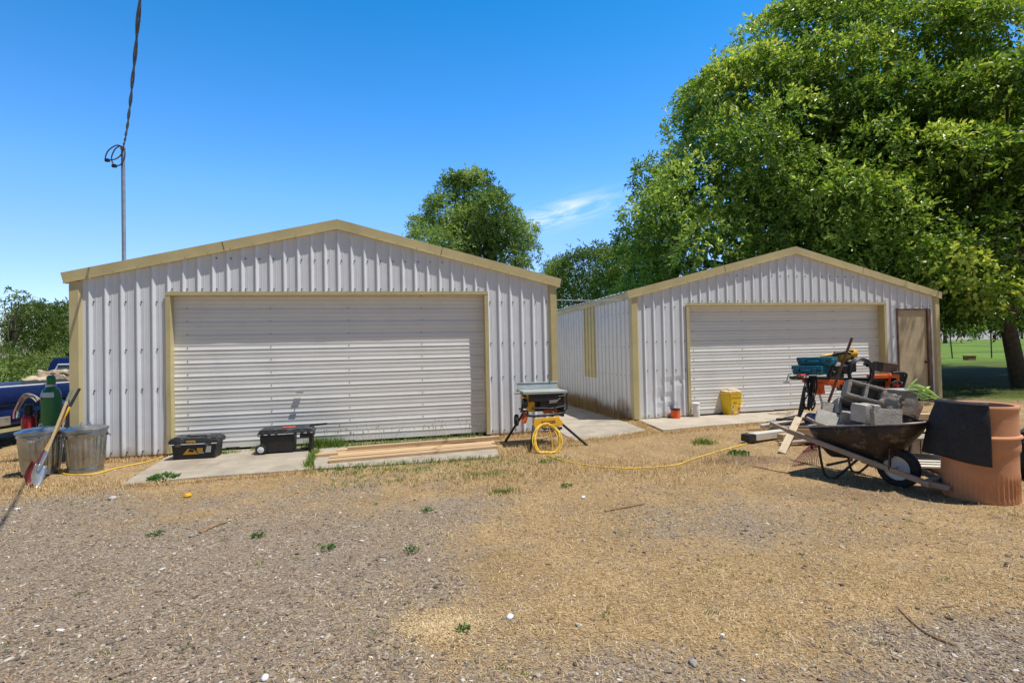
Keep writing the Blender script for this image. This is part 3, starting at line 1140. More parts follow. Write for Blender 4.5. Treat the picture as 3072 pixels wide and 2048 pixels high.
g1 = garage('larger looking white ribbed metal garage with tan trim, lumber and toolboxes before its wide door',
            -6.7057, 7.7468, 0, .2349, 7.729, 2.7208, 3.66, .2147, .23, 35, 1.2677, 5.1763, 2.546, 2.583, .135, 8.5)
mb = MB()
mb.box((3.20, .085, .88), (.11, .03, .018))
mb.tube([(3.22, .10, .88), (3.22, .045, .88)], .008, 8)
mb.box((3.22, .04, .88), (.10, .014, .026))
mb.build('door_handle', M['steel'], g1)
for x_ in (.62, 7.08):                           # timber sills showing under the sheets
    MB().box((x_, .03, -.045), (1.24, .06, .085)).build('sill_beam', M['plank_brown'], g1)
g2 = garage('white metal garage with yellow pail before its wide door and a tan entry door',
            2.6055, 10.885, -.02, .2174, 8.219, 2.63, 3.649, .226, .27, 35, 1.2741, 5.36, 2.475, 2.485, .155, 9.0,
            mandoor=(6.965, 7.99, 2.345), dents=(.3, 1.25), splash=True, bottom=(0, .10))
mb = MB()                                        # tan filler panel in the long wall
mb.box((-.004, 2.485, 1.72), (.020, .71, 1.87))
for k in range(4):
    mb.box((-.020, .17 + .226 * (9 + k), 1.72), (.030, .066, 1.872))
mb.build('wall_panel', M['tan_faded'], g2)

# thin conduit strung between the two buildings
a = at(1665, 900, 9.85)
b = at(1874, 900, 11.05)
tag(MB().tube([a, (a + b) / 2 + Vector((0, 0, -.012)), b], .010, 8).build('conduit', M['mast']), 'thin grey conduit running level between the two garages', 'conduit')

# service mast and twisted drop wire
mt = at(369, 445, 9.5)
mast = thing('service_mast', 'slim grey service mast rising above the roof of the garage', 'mast', (mt.x, mt.y, 2.6))
MB().tube([(0, 0, 0), (0, 0, mt.z - 2.6)], .034, 12).build('pole', M['mast'], mast)
mb = MB()
mb.lathe([(.036, -.02), (.042, 0), (.042, .03), (.02, .05), (0, .052)], 14, 0, Matrix.Translation((0, 0, mt.z - 2.62)))
mb.bar((.02, 0, mt.z - 2.60), (-.10, 0, mt.z - 2.54), .035, .03)
mb.build('weather_head', M['bark_brown'], mast, bevel=.004)


def P9(u, v):
    return at(u, v, 9.45) - Vector((mt.x, mt.y, 2.6))


for pts, ends in (([(372, 442), (350, 436), (325, 452), (316, 474), (322, 480), (345, 478), (362, 466), (370, 448)], (322, 481)),
                  ([(372, 446), (375, 460), (372, 478), (362, 494), (347, 497), (337, 487), (335, 470), (345, 448), (356, 440)], (343, 498))):
    MB().tube(curve_pts([P9(*p) for p in pts], 5), .011, 6).build('drip_loop', M['wire'], mast)
    MB().box(P9(*ends), (.08, .05, .06)).build('connector', M['black'], mast, bevel=.01)
wq = at(420, 0, 4.2)
A0 = mt + Vector((0, 0, .02))
dv = wq - A0
B0 = A0 + dv * 2.6
wire = []
for st in range(2):
    pts = []
    for k in range(321):
        t = k / 320
        p = A0.lerp(B0, t)
        sag = -.35 * 4 * t * (1 - t) + .35 * 4 * (1 / 2.6) * (1 - 1 / 2.6) * (t * 2.6) ** 1 * (1 if t < 1 / 2.6 else 0)
        p = p + Vector((0, 0, -.22 * math.sin(PI * min(1, t * 2.6)) if t < 1 / 2.6 else 0))
        a = t * 78 + st * PI
        o = Vector((math.cos(a), .3 * math.sin(a), math.sin(a))) * .012
        pts.append(p + o)
    wire.append(pts)
mb = MB()
mb.tube(wire[0], .0095, 6)
mb.tube(wire[1], .008, 6)
tag(mb.build('overhead_cable', M['wire']), 'twisted dark overhead cable running up from the mast top', 'cable')


# ------------------------------------------------------------------ foliage
def leaves(pos, d, size, rng, width=.45, tint0=.5, tvar=.25, fold=.18):
    """Leaf-shaped pairs of triangles at pos pointing along d."""
    n = len(pos)
    d = d / np.linalg.norm(d, axis=1, keepdims=True)
    r = rng.normal(size=(n, 3))
    r[:, 2] += .0
    s = np.cross(d, r)
    s /= np.linalg.norm(s, axis=1, keepdims=True) + 1e-9
    nrm = np.cross(s, d)
    flip = np.sign(nrm[:, 2:3]) + (nrm[:, 2:3] == 0)
    nrm = nrm * flip
    L = size[:, None]
    mid = pos + d * L * .45
    a = mid + s * L * width * .5 + nrm * L * fold * .4
    b = mid - s * L * width * .5 + nrm * L * fold * .4
    tip = pos + d * L - nrm * L * fold * .5
    V = np.stack([pos, a, tip, b], 1).reshape(-1, 3)
    i = np.arange(n)[:, None] * 4
    F = np.concatenate([i + np.array([[0, 1, 2]]), i + np.array([[0, 2, 3]])], 0)
    t = np.repeat(np.clip(tint0 + rng.normal(size=n) * tvar, 0, 1), 4)
    return V, F, t


def sprigs(pos, out, rng, k=7, length=.34, leaf=.13, droop=.55, width=.45, tint=None, jit=.5):
    """Compound leaves: k leaflets along a drooping stalk starting at pos, leaning along out."""
    n = len(pos)
    ax = out * .8 + rng.normal(size=(n, 3)) * jit
    ax[:, 2] -= droop * rng.random(n)
    ax /= np.linalg.norm(ax, axis=1, keepdims=True)
    sd = np.cross(ax, rng.normal(size=(n, 3)))
    sd /= np.linalg.norm(sd, axis=1, keepdims=True)
    P, D, S, T = [], [], [], []
    if tint is None:
        tint = np.full(n, .5)
    for j in range(k):
        t = (j + 1) / k
        p = pos + ax * length * t * (.8 + .4 * rng.random((n, 1))) - np.array([0, 0, 1]) * length * .35 * t * t
        sg = 1 if j % 2 else -1
        d = ax * (.7 if j < k - 1 else 1.4) + sd * sg * (.9 if j < k - 1 else .1) + np.array([0, 0, -.45]) * droop + rng.normal(size=(n, 3)) * .35
        P.append(p)
        D.append(d)
        S.append(leaf * (.7 + .6 * rng.random(n)))
        T.append(tint)
    P, D, S, T = np.concatenate(P), np.concatenate(D), np.concatenate(S), np.concatenate(T)
    V, F, t = leaves(P, D, S, rng, width)
    t = np.clip(np.repeat(T, 4) + (t - .5) * .8, 0, 1)
    return V, F, t


def crown(lobes, per, rng, leaf, length, k=7, droop=.55, cam=True, tvar=.20, inner=.25, width=.45, upbias=.50, light=None):
    """Leaf cloud: each lobe is a clump with leaves round its outer shell; fewer leaves on the far side and inside."""
    Vs, Fs, Ts, o = [], [], [], 0
    c0 = np.mean([l[0] for l in lobes], axis=0)
    for (c, r) in lobes:
        c = np.array(c, float)
        n = max(6, int(per * r * r))
        d = rng.normal(size=(n, 3))
        outw = c - c0
        outw /= np.linalg.norm(outw) + 1e-6
        d += outw * .7
        d[:, 2] += upbias
        d[:, 1] -= .25
        d /= np.linalg.norm(d, axis=1, keepdims=True)
        rad = r * (1 - inner * rng.random(n) ** 1.5) * (.80 + .3 * rng.random(n)) * np.where(rng.random(n) < .05, 1.35, 1.)
        sq = np.array([1.08, 1.08, .92])
        p = c + d * rad[:, None] * sq
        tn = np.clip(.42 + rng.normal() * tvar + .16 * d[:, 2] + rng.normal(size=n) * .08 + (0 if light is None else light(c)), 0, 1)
        V, F, t = sprigs(p, d, rng, k, length, leaf, droop, width, tn)
        Vs.append(V)
        Fs.append(F + o)
        Ts.append(t)
        o += len(V)
    return np.concatenate(Vs), np.concatenate(Fs), np.concatenate(Ts)


def limb(mb, a, b, r0, r1, rng, n=7, wob=.08):
    a, b = Vector(a), Vector(b)
    L = (b - a).length
    pts, rs = [], []
    for i in range(n + 1):
        t = i / n
        p = a.lerp(b, t) + Vector(rng.normal(size=3)) * wob * L * .12 * math.sin(PI * t) + Vector((0, 0, .10 * L * math.sin(PI * t)))
        pts.append(p)
        rs.append(r0 + (r1 - r0) * t ** .8)
    mb.tube(pts, rs, 9)


def tree(label, base, trunk_r, fork, lobes, per, leaf, length, material, seed, group=None, k=7, droop=.55, limbs=26, name='tree', width=.45, light=None, trunk_top=None, lean=(0, 0), inner=.25, core=0, csize=1.):
    rg = np.random.default_rng(seed)
    b = Vector(base)
    t = thing(name, label, 'tree', b, 0, group)
    mb = MB()
    fk = Vector((lean[0], lean[1], fork))
    pts = [Vector((0, 0, -.3)), Vector((0, 0, .1)), fk * .35, fk * .7, fk]
    mb.tube(pts, [trunk_r * 1.5, trunk_r * 1.25, trunk_r * 1.02, trunk_r * .95, trunk_r * .85], 14)
    idx = rg.permutation(len(lobes))[:limbs]
    for i in idx:
        c = Vector(lobes[i][0]) - b
        st = fk * (.72 + .28 * rg.random())
        limb(mb, st, st.lerp(c, .9), trunk_r * (.28 + .3 * rg.random()), .018, rg)
    mb.build('trunk', M['bark'], t)
    V, F, T = crown(lobes, per, rg, leaf, length, k, droop, light=light, width=width, inner=inner)
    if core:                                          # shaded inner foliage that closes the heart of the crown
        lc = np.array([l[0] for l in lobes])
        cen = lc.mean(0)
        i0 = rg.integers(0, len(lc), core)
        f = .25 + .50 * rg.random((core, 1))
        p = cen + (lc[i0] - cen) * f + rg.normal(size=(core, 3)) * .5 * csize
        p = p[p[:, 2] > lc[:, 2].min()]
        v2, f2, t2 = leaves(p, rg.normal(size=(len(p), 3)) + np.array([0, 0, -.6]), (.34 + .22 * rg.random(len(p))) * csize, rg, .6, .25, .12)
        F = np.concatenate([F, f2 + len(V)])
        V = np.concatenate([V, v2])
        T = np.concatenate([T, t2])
    mesh_np('crown', V - np.array(b), F, material, t, T)
    return t


def shell_lobes(rg, prof, cx, cy, n, ry=.8, rl=(.8, 1.4), jit=.5, fill=.25):
    """Lobes over a surface of revolution: prof = [(z, radius)]."""
    zs_, rs_ = zip(*prof)
    out = []
    L = np.linspace(zs_[0], zs_[-1], 60)
    ww = np.interp(L, zs_, rs_) + .6
    ww /= ww.sum()
    for i in range(n):
        z = rg.choice(L, p=ww) + rg.normal() * .2
        r = np.interp(z, zs_, rs_)
        a = rg.random() * 2 * PI
        if math.sin(a) > 0 and rg.random() < .45:
            a = -a
        f = 1 if rg.random() > fill else rg.random() ** .5
        rr = max(.2, (r - .7) * f + rg.normal() * jit * .5)
        out.append(((cx + rr * math.cos(a), cy + ry * rr * math.sin(a), z), rl[0] + (rl[1] - rl[0]) * rg.random()))
    return out


rg = np.random.default_rng(5)
wal = shell_lobes(rg, [(2.6, 8.2), (5.3, 8.9), (7.2, 8.4), (9.8, 6.6), (12.3, 5.3), (13.7, 3.4), (15.6, .7), (16.3, .2)], 13.4, 20.5, 430, .72, (.42, 1.15), jit=1.15)
wal = [l for l in wal if l[0][0] - l[1] > np.interp(l[0][2], [3, 5.3, 9.8, 12.5, 13.7, 15.7], [3.2, 3.6, 5.9, 7.5, 9.4, 12.2])]
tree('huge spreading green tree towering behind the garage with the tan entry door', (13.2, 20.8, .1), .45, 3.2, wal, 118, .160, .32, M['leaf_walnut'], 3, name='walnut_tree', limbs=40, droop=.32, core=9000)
rg = np.random.default_rng(8)
map_ = shell_lobes(rg, [(2.9, 4.2), (4.0, 4.9), (6, 5.3), (8, 5.0), (10, 4.2), (12, 2.6), (13, 1)], 17.0, 17.3, 110, .72, (.6, 1.05))
map_ += [((11.9, 11.6, 7.6), .5), ((12.5, 11.4, 8.4), .55), ((12.9, 11.9, 6.6), .45), ((13.5, 12.2, 7.8), .6), ((12.3, 11.2, 6.2), .35)]


def pxl(u, v, Y, r):
    return (tuple(at(u, v, Y)), r)


map_ += [pxl(2860, 800, 13.2, .55), pxl(2920, 830, 13.0, .5), pxl(2980, 860, 13.0, .5), pxl(2960, 905, 13.2, .4), pxl(2830, 760, 13.4, .5), pxl(2760, 745, 13.8, .5), pxl(2700, 730, 14.2, .5),
         pxl(3030, 800, 13.4, .6), pxl(2900, 750, 13.6, .6), pxl(2800, 700, 14, .6), pxl(2960, 700, 13.8, .7), pxl(2850, 880, 14.6, .45), pxl(2890, 930, 15.5, .35), pxl(3000, 930, 15.4, .4),
         pxl(2760, 820, 15.2, .6), pxl(2800, 900, 15.5, .5)]
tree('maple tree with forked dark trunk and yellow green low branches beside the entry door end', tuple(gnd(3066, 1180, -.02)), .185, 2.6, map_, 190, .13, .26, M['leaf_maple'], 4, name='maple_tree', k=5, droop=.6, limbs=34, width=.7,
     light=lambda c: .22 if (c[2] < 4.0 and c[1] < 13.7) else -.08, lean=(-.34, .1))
rg = np.random.default_rng(12)
sm = []
for (u, v, r) in ((1330, 640, .75), (1400, 580, .8), (1440, 560, .6), (1360, 570, .6), (1300, 690, .7), (1270, 720, .55), (1400, 680, .9), (1470, 640, .8), (1500, 700, .85), (1420, 760, .9), (1520, 770, .7), (1560, 720, .5),
                  (1340, 740, .8), (1380, 545, .4), (1425, 530, .3), (1585, 690, .35), (1600, 755, .25), (1250, 670, .3), (1480, 600, .5), (1500, 830, .7), (1450, 850, .9), (1560, 800, .35), (1380, 820, .9), (1530, 660, .45), (1300, 800, .8)):
    sm.append((tuple(at(u, v, 19.5 + rg.normal() * .7)), r * 1.0))
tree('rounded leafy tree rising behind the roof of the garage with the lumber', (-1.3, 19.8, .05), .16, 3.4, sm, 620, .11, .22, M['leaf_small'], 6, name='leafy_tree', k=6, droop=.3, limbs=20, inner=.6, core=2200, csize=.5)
rg = np.random.default_rng(14)
for i, (lab, pts, Y, seed) in enumerate((
        ('bushy dark green tree low between the two garages, topmost crown', ((1690, 830, 1.2), (1720, 800, 1.0), (1760, 790, 1.1), (1800, 785, 1.2), (1840, 800, 1.3), (1700, 870, 1.4), (1760, 860, 1.6), (1830, 870, 1.6), (1800, 830, 1.3)), 33, 21),
        ('pale bushy tree low beside the eave of the garage with the lumber', ((1665, 810, .8), (1690, 800, .6), (1670, 850, 1.1), (1640, 880, 1.2), (1700, 900, 1.2), (1740, 880, 1.2)), 36, 22),
        ('shaded leafy tree tucked under the huge spreading tree behind the gap', ((1870, 790, 1.3), (1900, 840, 1.4), (1850, 860, 1.3), (1930, 800, 1.3), (1950, 860, 1.4)), 28, 23))):
    lb = [(tuple(at(u, v, Y + rg.normal() * .8)), r) for u, v, r in pts]
    bx = np.mean([l[0][0] for l in lb])
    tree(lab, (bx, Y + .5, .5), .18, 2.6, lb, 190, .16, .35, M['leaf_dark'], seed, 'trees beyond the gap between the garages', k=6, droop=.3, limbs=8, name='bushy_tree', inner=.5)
# left-hand trees beyond the truck
tree('thin branched tree with open sparse foliage at the far edge above the truck', tuple(at(35, 1090, 24)[:2]) + (-.05,), .10, 2.2,
     [(tuple(at(u, v, 24 + rg.normal() * .5)), r) for u, v, r in ((10, 900, .35), (35, 885, .3), (60, 890, .25), (20, 925, .4), (50, 915, .35), (80, 900, .2), (40, 950, .4), (10, 970, .5), (70, 945, .3), (-30, 930, .5), (-40, 980, .6), (15, 1010, .5), (95, 935, .2))],
     110, .13, .24, M['leaf_bush'], 31, name='sparse_tree', k=6, droop=.2, limbs=13)
for i, (lab, pts, Y, seed, r0) in enumerate((
        ('bushy green tree behind the truck beside the corner of the garage', ((100, 960, 1.0), (130, 950, .8), (150, 975, 1.0), (85, 990, 1.0), (120, 1010, 1.1), (160, 1030, 1.1), (90, 1040, 1.0)), 27, 32, .11),
        ('dense green tree partly hidden by the corner post of the garage', ((190, 955, .9), (210, 945, .7), (230, 970, 1.1), (200, 1000, 1.1), (175, 990, .8), (220, 1030, 1.2), (190, 1050, 1.0)), 29, 33, .11))):
    lb = [(tuple(at(u, v, Y + rg.normal() * .8)), r) for u, v, r in pts]
    tree(lab, (np.mean([l[0][0] for l in lb]), Y + .3, 0), r0, 1.6, lb, 240, .14, .3, M['leaf_bush'], seed, 'trees behind the truck', k=6, droop=.3, limbs=7, name='bushy_tree', inner=.5)
for i, (lab, pts, Y, seed) in enumerate((
        ('pale green shrub below the sparse tree at the far edge', ((10, 1080, .7), (40, 1090, .6), (-30, 1070, .8), (20, 1110, .6)), 20, 41),
        ('round pale shrub standing behind the truck bed', ((95, 1105, .5), (120, 1100, .5), (105, 1125, .6)), 17, 42),
        ('low olive shrub behind the truck cab', ((160, 1085, .5), (185, 1075, .6), (205, 1090, .6)), 21, 43))):
    lb = [(tuple(at(u, v, Y + rg.normal() * .4)), r) for u, v, r in pts]
    b = Vector((np.mean([l[0][0] for l in lb]), Y, -.05))
    t = thing('shrub', lab, 'shrub', b, 0, 'shrubs behind the truck')
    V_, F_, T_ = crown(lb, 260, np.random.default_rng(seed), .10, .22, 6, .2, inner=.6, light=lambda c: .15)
    mesh_np('foliage', V_ - np.array(b), F_, M['leaf_bush'], t, T_)
    mb = MB()
    for c, r in lb:
        limb(mb, (0, 0, -.05), Vector(c) - b, .03, .008, np.random.default_rng(seed))
    mb.build('stem', M['bark'], t)
# trees far across the field, seen below the canopy
for i, (lab, u, Y, h, wd, seed) in enumerate((
        ('grey green tree far across the field nearest the corner of the entry door end', 2835, 75, 6.5, 3.5, 51),
        ('small round tree far across the field seen between the fence posts', 2925, 110, 6, 4.5, 52),
        ('hazy tree on the tan rise beyond the field, left of the maple trunk', 2985, 150, 7, 6, 53),
        ('dark tree far beyond the field just past the maple trunk', 3066, 120, 6, 4, 54))):
    x = (u - 1536) / CF * Y
    z0 = float(hgt(x, Y))
    rr = np.random.default_rng(seed)
    lb = [((x + rr.normal() * wd * .35, Y + rr.normal() * wd * .3, z0 + h * (.35 + .55 * rr.random())), wd * .3) for _ in range(14)]
    tree(lab, (x, Y, z0), .22, h * .3, lb, 26 * (3.5 / wd) ** 1.2, .5, .9, M['leaf_small'], seed, 'trees across the field', k=5, droop=.2, limbs=5, name='field_tree', inner=.6)

# fence at the field edge
for i, (u, lab) in enumerate(((2858, 'dark steel fence post nearer the garage, leaning at the field edge'), (2975, 'upright dark steel fence post nearer the maple trunk at the field edge'), (3090, 'dark steel fence post beyond the maple trunk'))):
    p = at(u, 1073, 29)
    p.z = float(hgt(p.x, p.y))
    mb = MB()
    ln = (-.12 if i == 0 else 0)
    mb.bar((0, 0, -.2), (ln, 0, 1.45), .05, .035)
    for z in (.3, .6, .9, 1.2):
        mb.box((ln * z / 1.45, -.02, z), (.06, .02, .02))
    o = mb.build('fence_post', M['dark'])
    o.location = p
    tag(o, lab, 'fence post', 'field fence posts')
pa, pb = at(2700, 1073, 29), at(3300, 1073, 29)
mb = MB()
for z in (.35, .7, 1.05, 1.35):
    pts = []
    for k in range(13):
        p = pa.lerp(pb, k / 12)
        pts.append((p.x, p.y, float(hgt(p.x, p.y)) + z))
    mb.tube(pts, .006, 4)
tag(mb.build('fence_wire', M['wire']), 'thin strands of wire strung along the field fence posts', 'fence')
p = at(2908, 1066, 27)
bx = thing('wooden_box', 'small brown wooden box on the grass by the field fence', 'box', (p.x, p.y, float(hgt(p.x, p.y))), .1)
MB().box((0, 0, .10), (.46, .3, .20)).build('body', M['plank_brown'], bx, bevel=.01)
MB().box((0, 0, .215), (.50, .34, .03)).build('lid', M['plank_brown'], bx, bevel=.006)

# ------------------------------------------------------------------ props
def wall_pt(s, o, z, which=1):
    x0, y0, a = ((-6.7057, 7.7468, .2349), (2.6055, 10.885, .2174))[which - 1]
    return Vector((x0 + s * math.cos(a) + o * math.sin(a), y0 + s * math.sin(a) - o * math.cos(a), z))


def gz_(x, y):
    return float(hgt(x, y))


# --- galvanised trash cans
def trash_can(label, x, y, rz, tilt=0):
    t = thing('trash_can', label, 'trash can', (x, y, gz_(x, y)), rz, 'galvanised trash cans at the garage corner')
    H, r0, r1 = .60, .195, .245
    n = 96
    prof = [(0, .02), (r0 - .01, .02), (r0 + .004, .0), (r0 + .012, .010), (r0 + .006, .03)]
    prof += [(r0 + (r1 - r0) * q + .004, H * q) for q in (.07, .09)]
    zs = np.linspace(.10, .86, 16)
    prof += [(r0 + (r1 - r0) * q, H * q) for q in zs]
    prof += [(r1 + .005, H * .89), (r1 + .008, H * .905), (r1 + .001, H * .92), (r1 + .002, H * .97), (r1 + .012, H * .985), (r1 + .012, H)]

    def rf(r, z, a, j):
        if .075 < z < H * .84:
            e = min(1, (z - .075) / .05, (H * .84 - z) / .04)
            return r + .0065 * e * max(-.35, math.cos(a * 24)) ** 1 + .004 * mnoise.noise(Vector((math.cos(a) * 3, math.sin(a) * 3, z * 6 + x)))
        return r
    MB().lathe(prof, n * 2, 0, None, True, rf).build('body', M['galv'], t, angle=60)
    mb = MB()
    mb.lathe([(r1 + .014, H - .025), (r1 + .020, H - .02), (r1 + .020, H + .006), (r1 + .008, H + .014), (r1 - .03, H + .016), (r1 - .05, H + .034), (r1 - .12, H + .046), (0, H + .052)], 64)
    lid = mb.build('lid', M['galv'], t, angle=50)
    MB().tube([(-.055, 0, H + .045), (-.05, 0, H + .085), (0, 0, H + .095), (.05, 0, H + .085), (.055, 0, H + .045)], .007, 8).build('lid_handle', M['galv'], lid)
    for sg in (-1, 1):
        mb = MB()
        rr = r1 * .975
        mb.tube([(sg * rr, -.06, H * .83), (sg * (rr + .03), -.055, H * .82), (sg * (rr + .045), 0, H * .77), (sg * (rr + .03), .055, H * .82), (sg * rr, .06, H * .83)], .006, 8)
        mb.box((sg * (rr + .002), 0, H * .835), (.012, .16, .035))
        mb.build('handle', M['galv'], t)
    t.rotation_euler[0] = tilt
    return t


trash_can('clean lidded galvanised trash can standing nearer the garage wall', -6.07, 7.20, .9)
trash_can('lidded galvanised trash can farther from the wall with shovels leaning across it', -6.57, 7.06, -1.1, .015)


# --- shovels
def shovel(label, foot, top, hm, gm, blade_m, grip=.22, bl=.30, group='shovels leaning on the trash cans'):
    foot, top = Vector(foot), Vector(top)
    t = thing('shovel', label, 'shovel', foot, 0, group)
    d = (top - foot)
    L = d.length
    q = d.to_track_quat('Z', 'X').to_matrix().to_4x4()
    # blade
    vs, fs = [], []
    nu, nv = 8, 8
    for i in range(nv + 1):
        vv = i / nv
        wdt = .105 * (math.sin(min(1, vv * 1.9) * PI / 2)) ** .8 * (1 - .18 * vv)
        for j in range(nu + 1):
            uu = j / nu * 2 - 1
            vs.append((uu * wdt, -.035 * (1 - uu * uu) * (.4 + vv) + .045 * (1 - vv) ** 2, vv * bl))
    for i in range(nv):
        for j in range(nu):
            a = i * (nu + 1) + j
            fs.append((a, a + 1, a + nu + 2, a + nu + 1))
    mb = MB()
    mb.add(vs, fs, 0, True, q)
    mb.tube([q @ Vector((0, -.02, bl * .72)), q @ Vector((0, -.012, bl)), q @ Vector((0, 0, bl + .16))], [.012, .020, .021], 10)
    mb.build('blade', blade_m, t, solid=.003)
    MB().tube([q @ Vector((0, 0, bl + .10)), q @ Vector((0, 0, L - grip))], .018, 12).build('handle', hm, t)
    MB().tube([q @ Vector((0, 0, L - grip)), q @ Vector((0, 0, L))], [.019, .017], 12).build('grip', gm, t)
    return t


shovel('shovel with pale wooden handle and scraped grey blade leaning across the trash cans', gnd(92, 1462, -.05) + Vector((.02, 0, -.01)), at(214, 1170, 6.85), M['handle_pale'], mat('green_grip', (.16, .18, .14), .6), M['steel'], .16)
shovel('shovel with yellow handle and maroon blade behind the pale handled one', gnd(66, 1458, -.05) + Vector((0, .05, -.01)), at(239, 1165, 7.02), M['yellow'], M['black'], M['maroon'], .27)

# --- gas cylinders
cx, cy = -7.33, 8.05
t = thing('gas_cylinder', 'tall green gas cylinder with white shoulder label behind the trash cans', 'gas cylinder', (cx, cy, gz_(cx, cy)))
zt = 1.33
MB().lathe([(0, 0), (.125, 0), (.132, .02), (.132, zt - .36), (.128, zt - .31), (.105, zt - .24), (.075, zt - .205), (.058, zt - .19), (.055, zt - .17), (0, zt - .17)], 40).build('body', M['green_tank'], t, angle=50)
MB().lathe([(.062, zt - .185), (.070, zt - .18), (.070, zt - .15), (.062, zt - .145)], 28).build('collar', M['steel'], t)
MB().lathe([(.058, zt - .15), (.058, zt - .05), (.050, zt - .02), (.03, zt - .003), (0, zt)], 28).build('valve_cap', M['green_tank'], t, angle=60)
mb = MB()
n = 14
pr = [(.1335, zt - .345), (.1295, zt - .305), (.1165, zt - .268)]
vs = []
for i in range(n + 1):
    a = R(-128) + R(95) * i / n
    for r, z in pr:
        vs.append((r * math.cos(a) * 1.004, r * math.sin(a) * 1.004, z))
mb.add(vs, [(i * 3 + k, (i + 1) * 3 + k, (i + 1) * 3 + k + 1, i * 3 + k + 1) for i in range(n) for k in range(2)], 0, True)
mb.build('label', M['stickers'], t)
cx, cy = -7.62, 7.98
t = thing('gas_cylinder', 'short red gas cylinder with black valve cover beside the tall green one', 'gas cylinder', (cx, cy, gz_(cx, cy)))
MB().lathe([(0, 0), (.085, 0), (.09, .015), (.09, .66), (.082, .70), (.05, .73), (0, .735)], 32).build('body', M['red_tank'], t, angle=50)
mb = MB()
mb.lathe([(.055, .72), (.058, .86), (.05, .885), (0, .89)], 18)
mb.box((.10, .02, .78), (.10, .05, .04))
mb.lathe([(0, 0), (.035, 0), (.035, .03), (0, .03)], 14, 0, Matrix.Translation((.16, -.02, .72)) @ Matrix.Rotation(PI / 2, 4, 'X'))
mb.build('regulator', M['black'], t, bevel=.003)
MB().lathe([(0, 0), (.03, 0), (.03, .012), (0, .012)], 16, 0, Matrix.Translation((.045, -.085, .42)) @ Matrix.Rotation(PI / 2, 4, 'X')).build('label', M['stickers'], t)
hb = Vector((-7.62, 7.98, 0))
mb = MB()
mr_ = MB()
for k in range(5):
    c0 = Vector((-7.52 + .012 * k, 7.90 - .015 * k, .70))
    r_ = .22 + .022 * (k % 3)
    pts = []
    for i in range(28):
        a = R(195) - R(150) * i / 27
        pts.append(c0 + Vector((math.cos(a) * r_ * .9, .04 * math.sin(a * 2 + k), math.sin(a) * r_ * 1.15)))
    (mr_ if k in (1, 4) else mb).tube(pts, .010, 8, 0)
h = thing('welding_hose', 'looped green and red welding hoses draped over the red cylinder', 'hose', (-7.5, 7.9, .6))
for q, nm, m_ in ((mb, 'green_hose', M['hose_green']), (mr_, 'red_hose', M['hose_red'])):
    o = q.build(nm, m_, h)
    o.location = -Vector((-7.5, 7.9, .6))

# --- pickup truck: right flank towards the camera, nose away
tr = thing('pickup_truck', 'old blue pickup truck with worn paint parked beside the garage', 'truck', (-9.1, 8.6, -.06), R(92.5))
# local: x forward, y to the truck's left, right flank at y=0
BW, RAIL = 1.62, 1.10


def flank(x0, x1, y, sgn, m=0):
    mb = MB()
    pr = [(.42, .02), (.50, .0), (.66, -.005), (.72, .02), (.76, .02), (.80, -.035), (.90, -.055), (1.0, -.035), (RAIL - .02, .0), (RAIL, .03), (RAIL, .10), (RAIL - .04, .10)]
    n = 26
    vs = []
    for i in range(n + 1):
        x = x0 + (x1 - x0) * i / n
        for z, o in pr:
            zz = z
            e = (x - 1.62) ** 2
            if e < .43 ** 2:
                zz = max(z, .36 + math.sqrt(.43 ** 2 - e)) if z < .79 else z
            vs.append((x, y + sgn * o, zz))
    k = len(pr)
    fs = [(i * k + j, (i + 1) * k + j, (i + 1) * k + j + 1, i * k + j + 1) for i in range(n) for j in range(k - 1)]
    mb.add(vs, fs if sgn > 0 else [f[::-1] for f in fs], 0, True)
    return mb


bed = flank(-.3, 3.12, 0, 1).build('bed_side', M['truck_blue'], tr, angle=30)
bed = flank(-.3, 3.12, BW, -1).build('bed_side', M['truck_blue'], tr, angle=30)
mb = MB()
mb.box((1.40, .07, RAIL + .008), (3.4, .10, .02))
mb.build('bed_rail', M['chalk'], tr, bevel=.004)
mb = MB()
mb.box((1.40, BW - .13, .88), (3.4, .03, .42))
mb.box((1.40, BW - .07, RAIL + .008), (3.4, .12, .03))
mb.box((3.11, BW / 2, .86), (.03, BW - .2, .46))
mb.box((1.40, BW / 2, .60), (3.4, BW - .2, .03))
mb.build('bed_liner', M['truck_faded'], tr)
mb = MB()
mb.box((-.31, BW / 2, .86), (.05, BW - .1, .44))
mb.build('tailgate', M['truck_blue'], tr, bevel=.012)
mb = MB()
mb.box((-.40, BW / 2, .50), (.10, BW + .06, .17))
mb.box((.05, -.035, .50), (1.0, .05, .16))
for x in (-.2, .25):
    mb.lathe([(0, 0), (.016, 0), (.012, .012), (0, .014)], 10, 0, Matrix.Translation((x, -.06, .50)) @ Matrix.Rotation(PI / 2, 4, 'X'))
mb.build('bumper', M['rust'], tr, bevel=.01)
mb = MB()
mb.box((1.9, BW / 2, .40), (4.6, BW - .5, .14))
mb.build('chassis', M['dark'], tr)


def wheel(name, X, r, wd, parent, tm, rm):
    mb = MB()
    mb.lathe([(r * .62, -wd * .42), (r * .80, -wd * .5), (r * .96, -wd * .42), (r, -wd * .2), (r, wd * .2), (r * .96, wd * .42), (r * .80, wd * .5), (r * .62, wd * .42)], 40, 0, X)
    o = mb.build('tyre', tm, parent, angle=50)
    mb = MB()
    mb.lathe([(r * .63, -wd * .40), (r * .60, -wd * .25), (r * .42, -wd * .18), (r * .25, -wd * .30), (0, -wd * .32)], 32, 0, X)
    mb.lathe([(r * .63, wd * .40), (r * .60, wd * .25), (r * .42, wd * .18), (0, wd * .18)], 32, 0, X)
    mb.build('rim', rm, o)
    return o


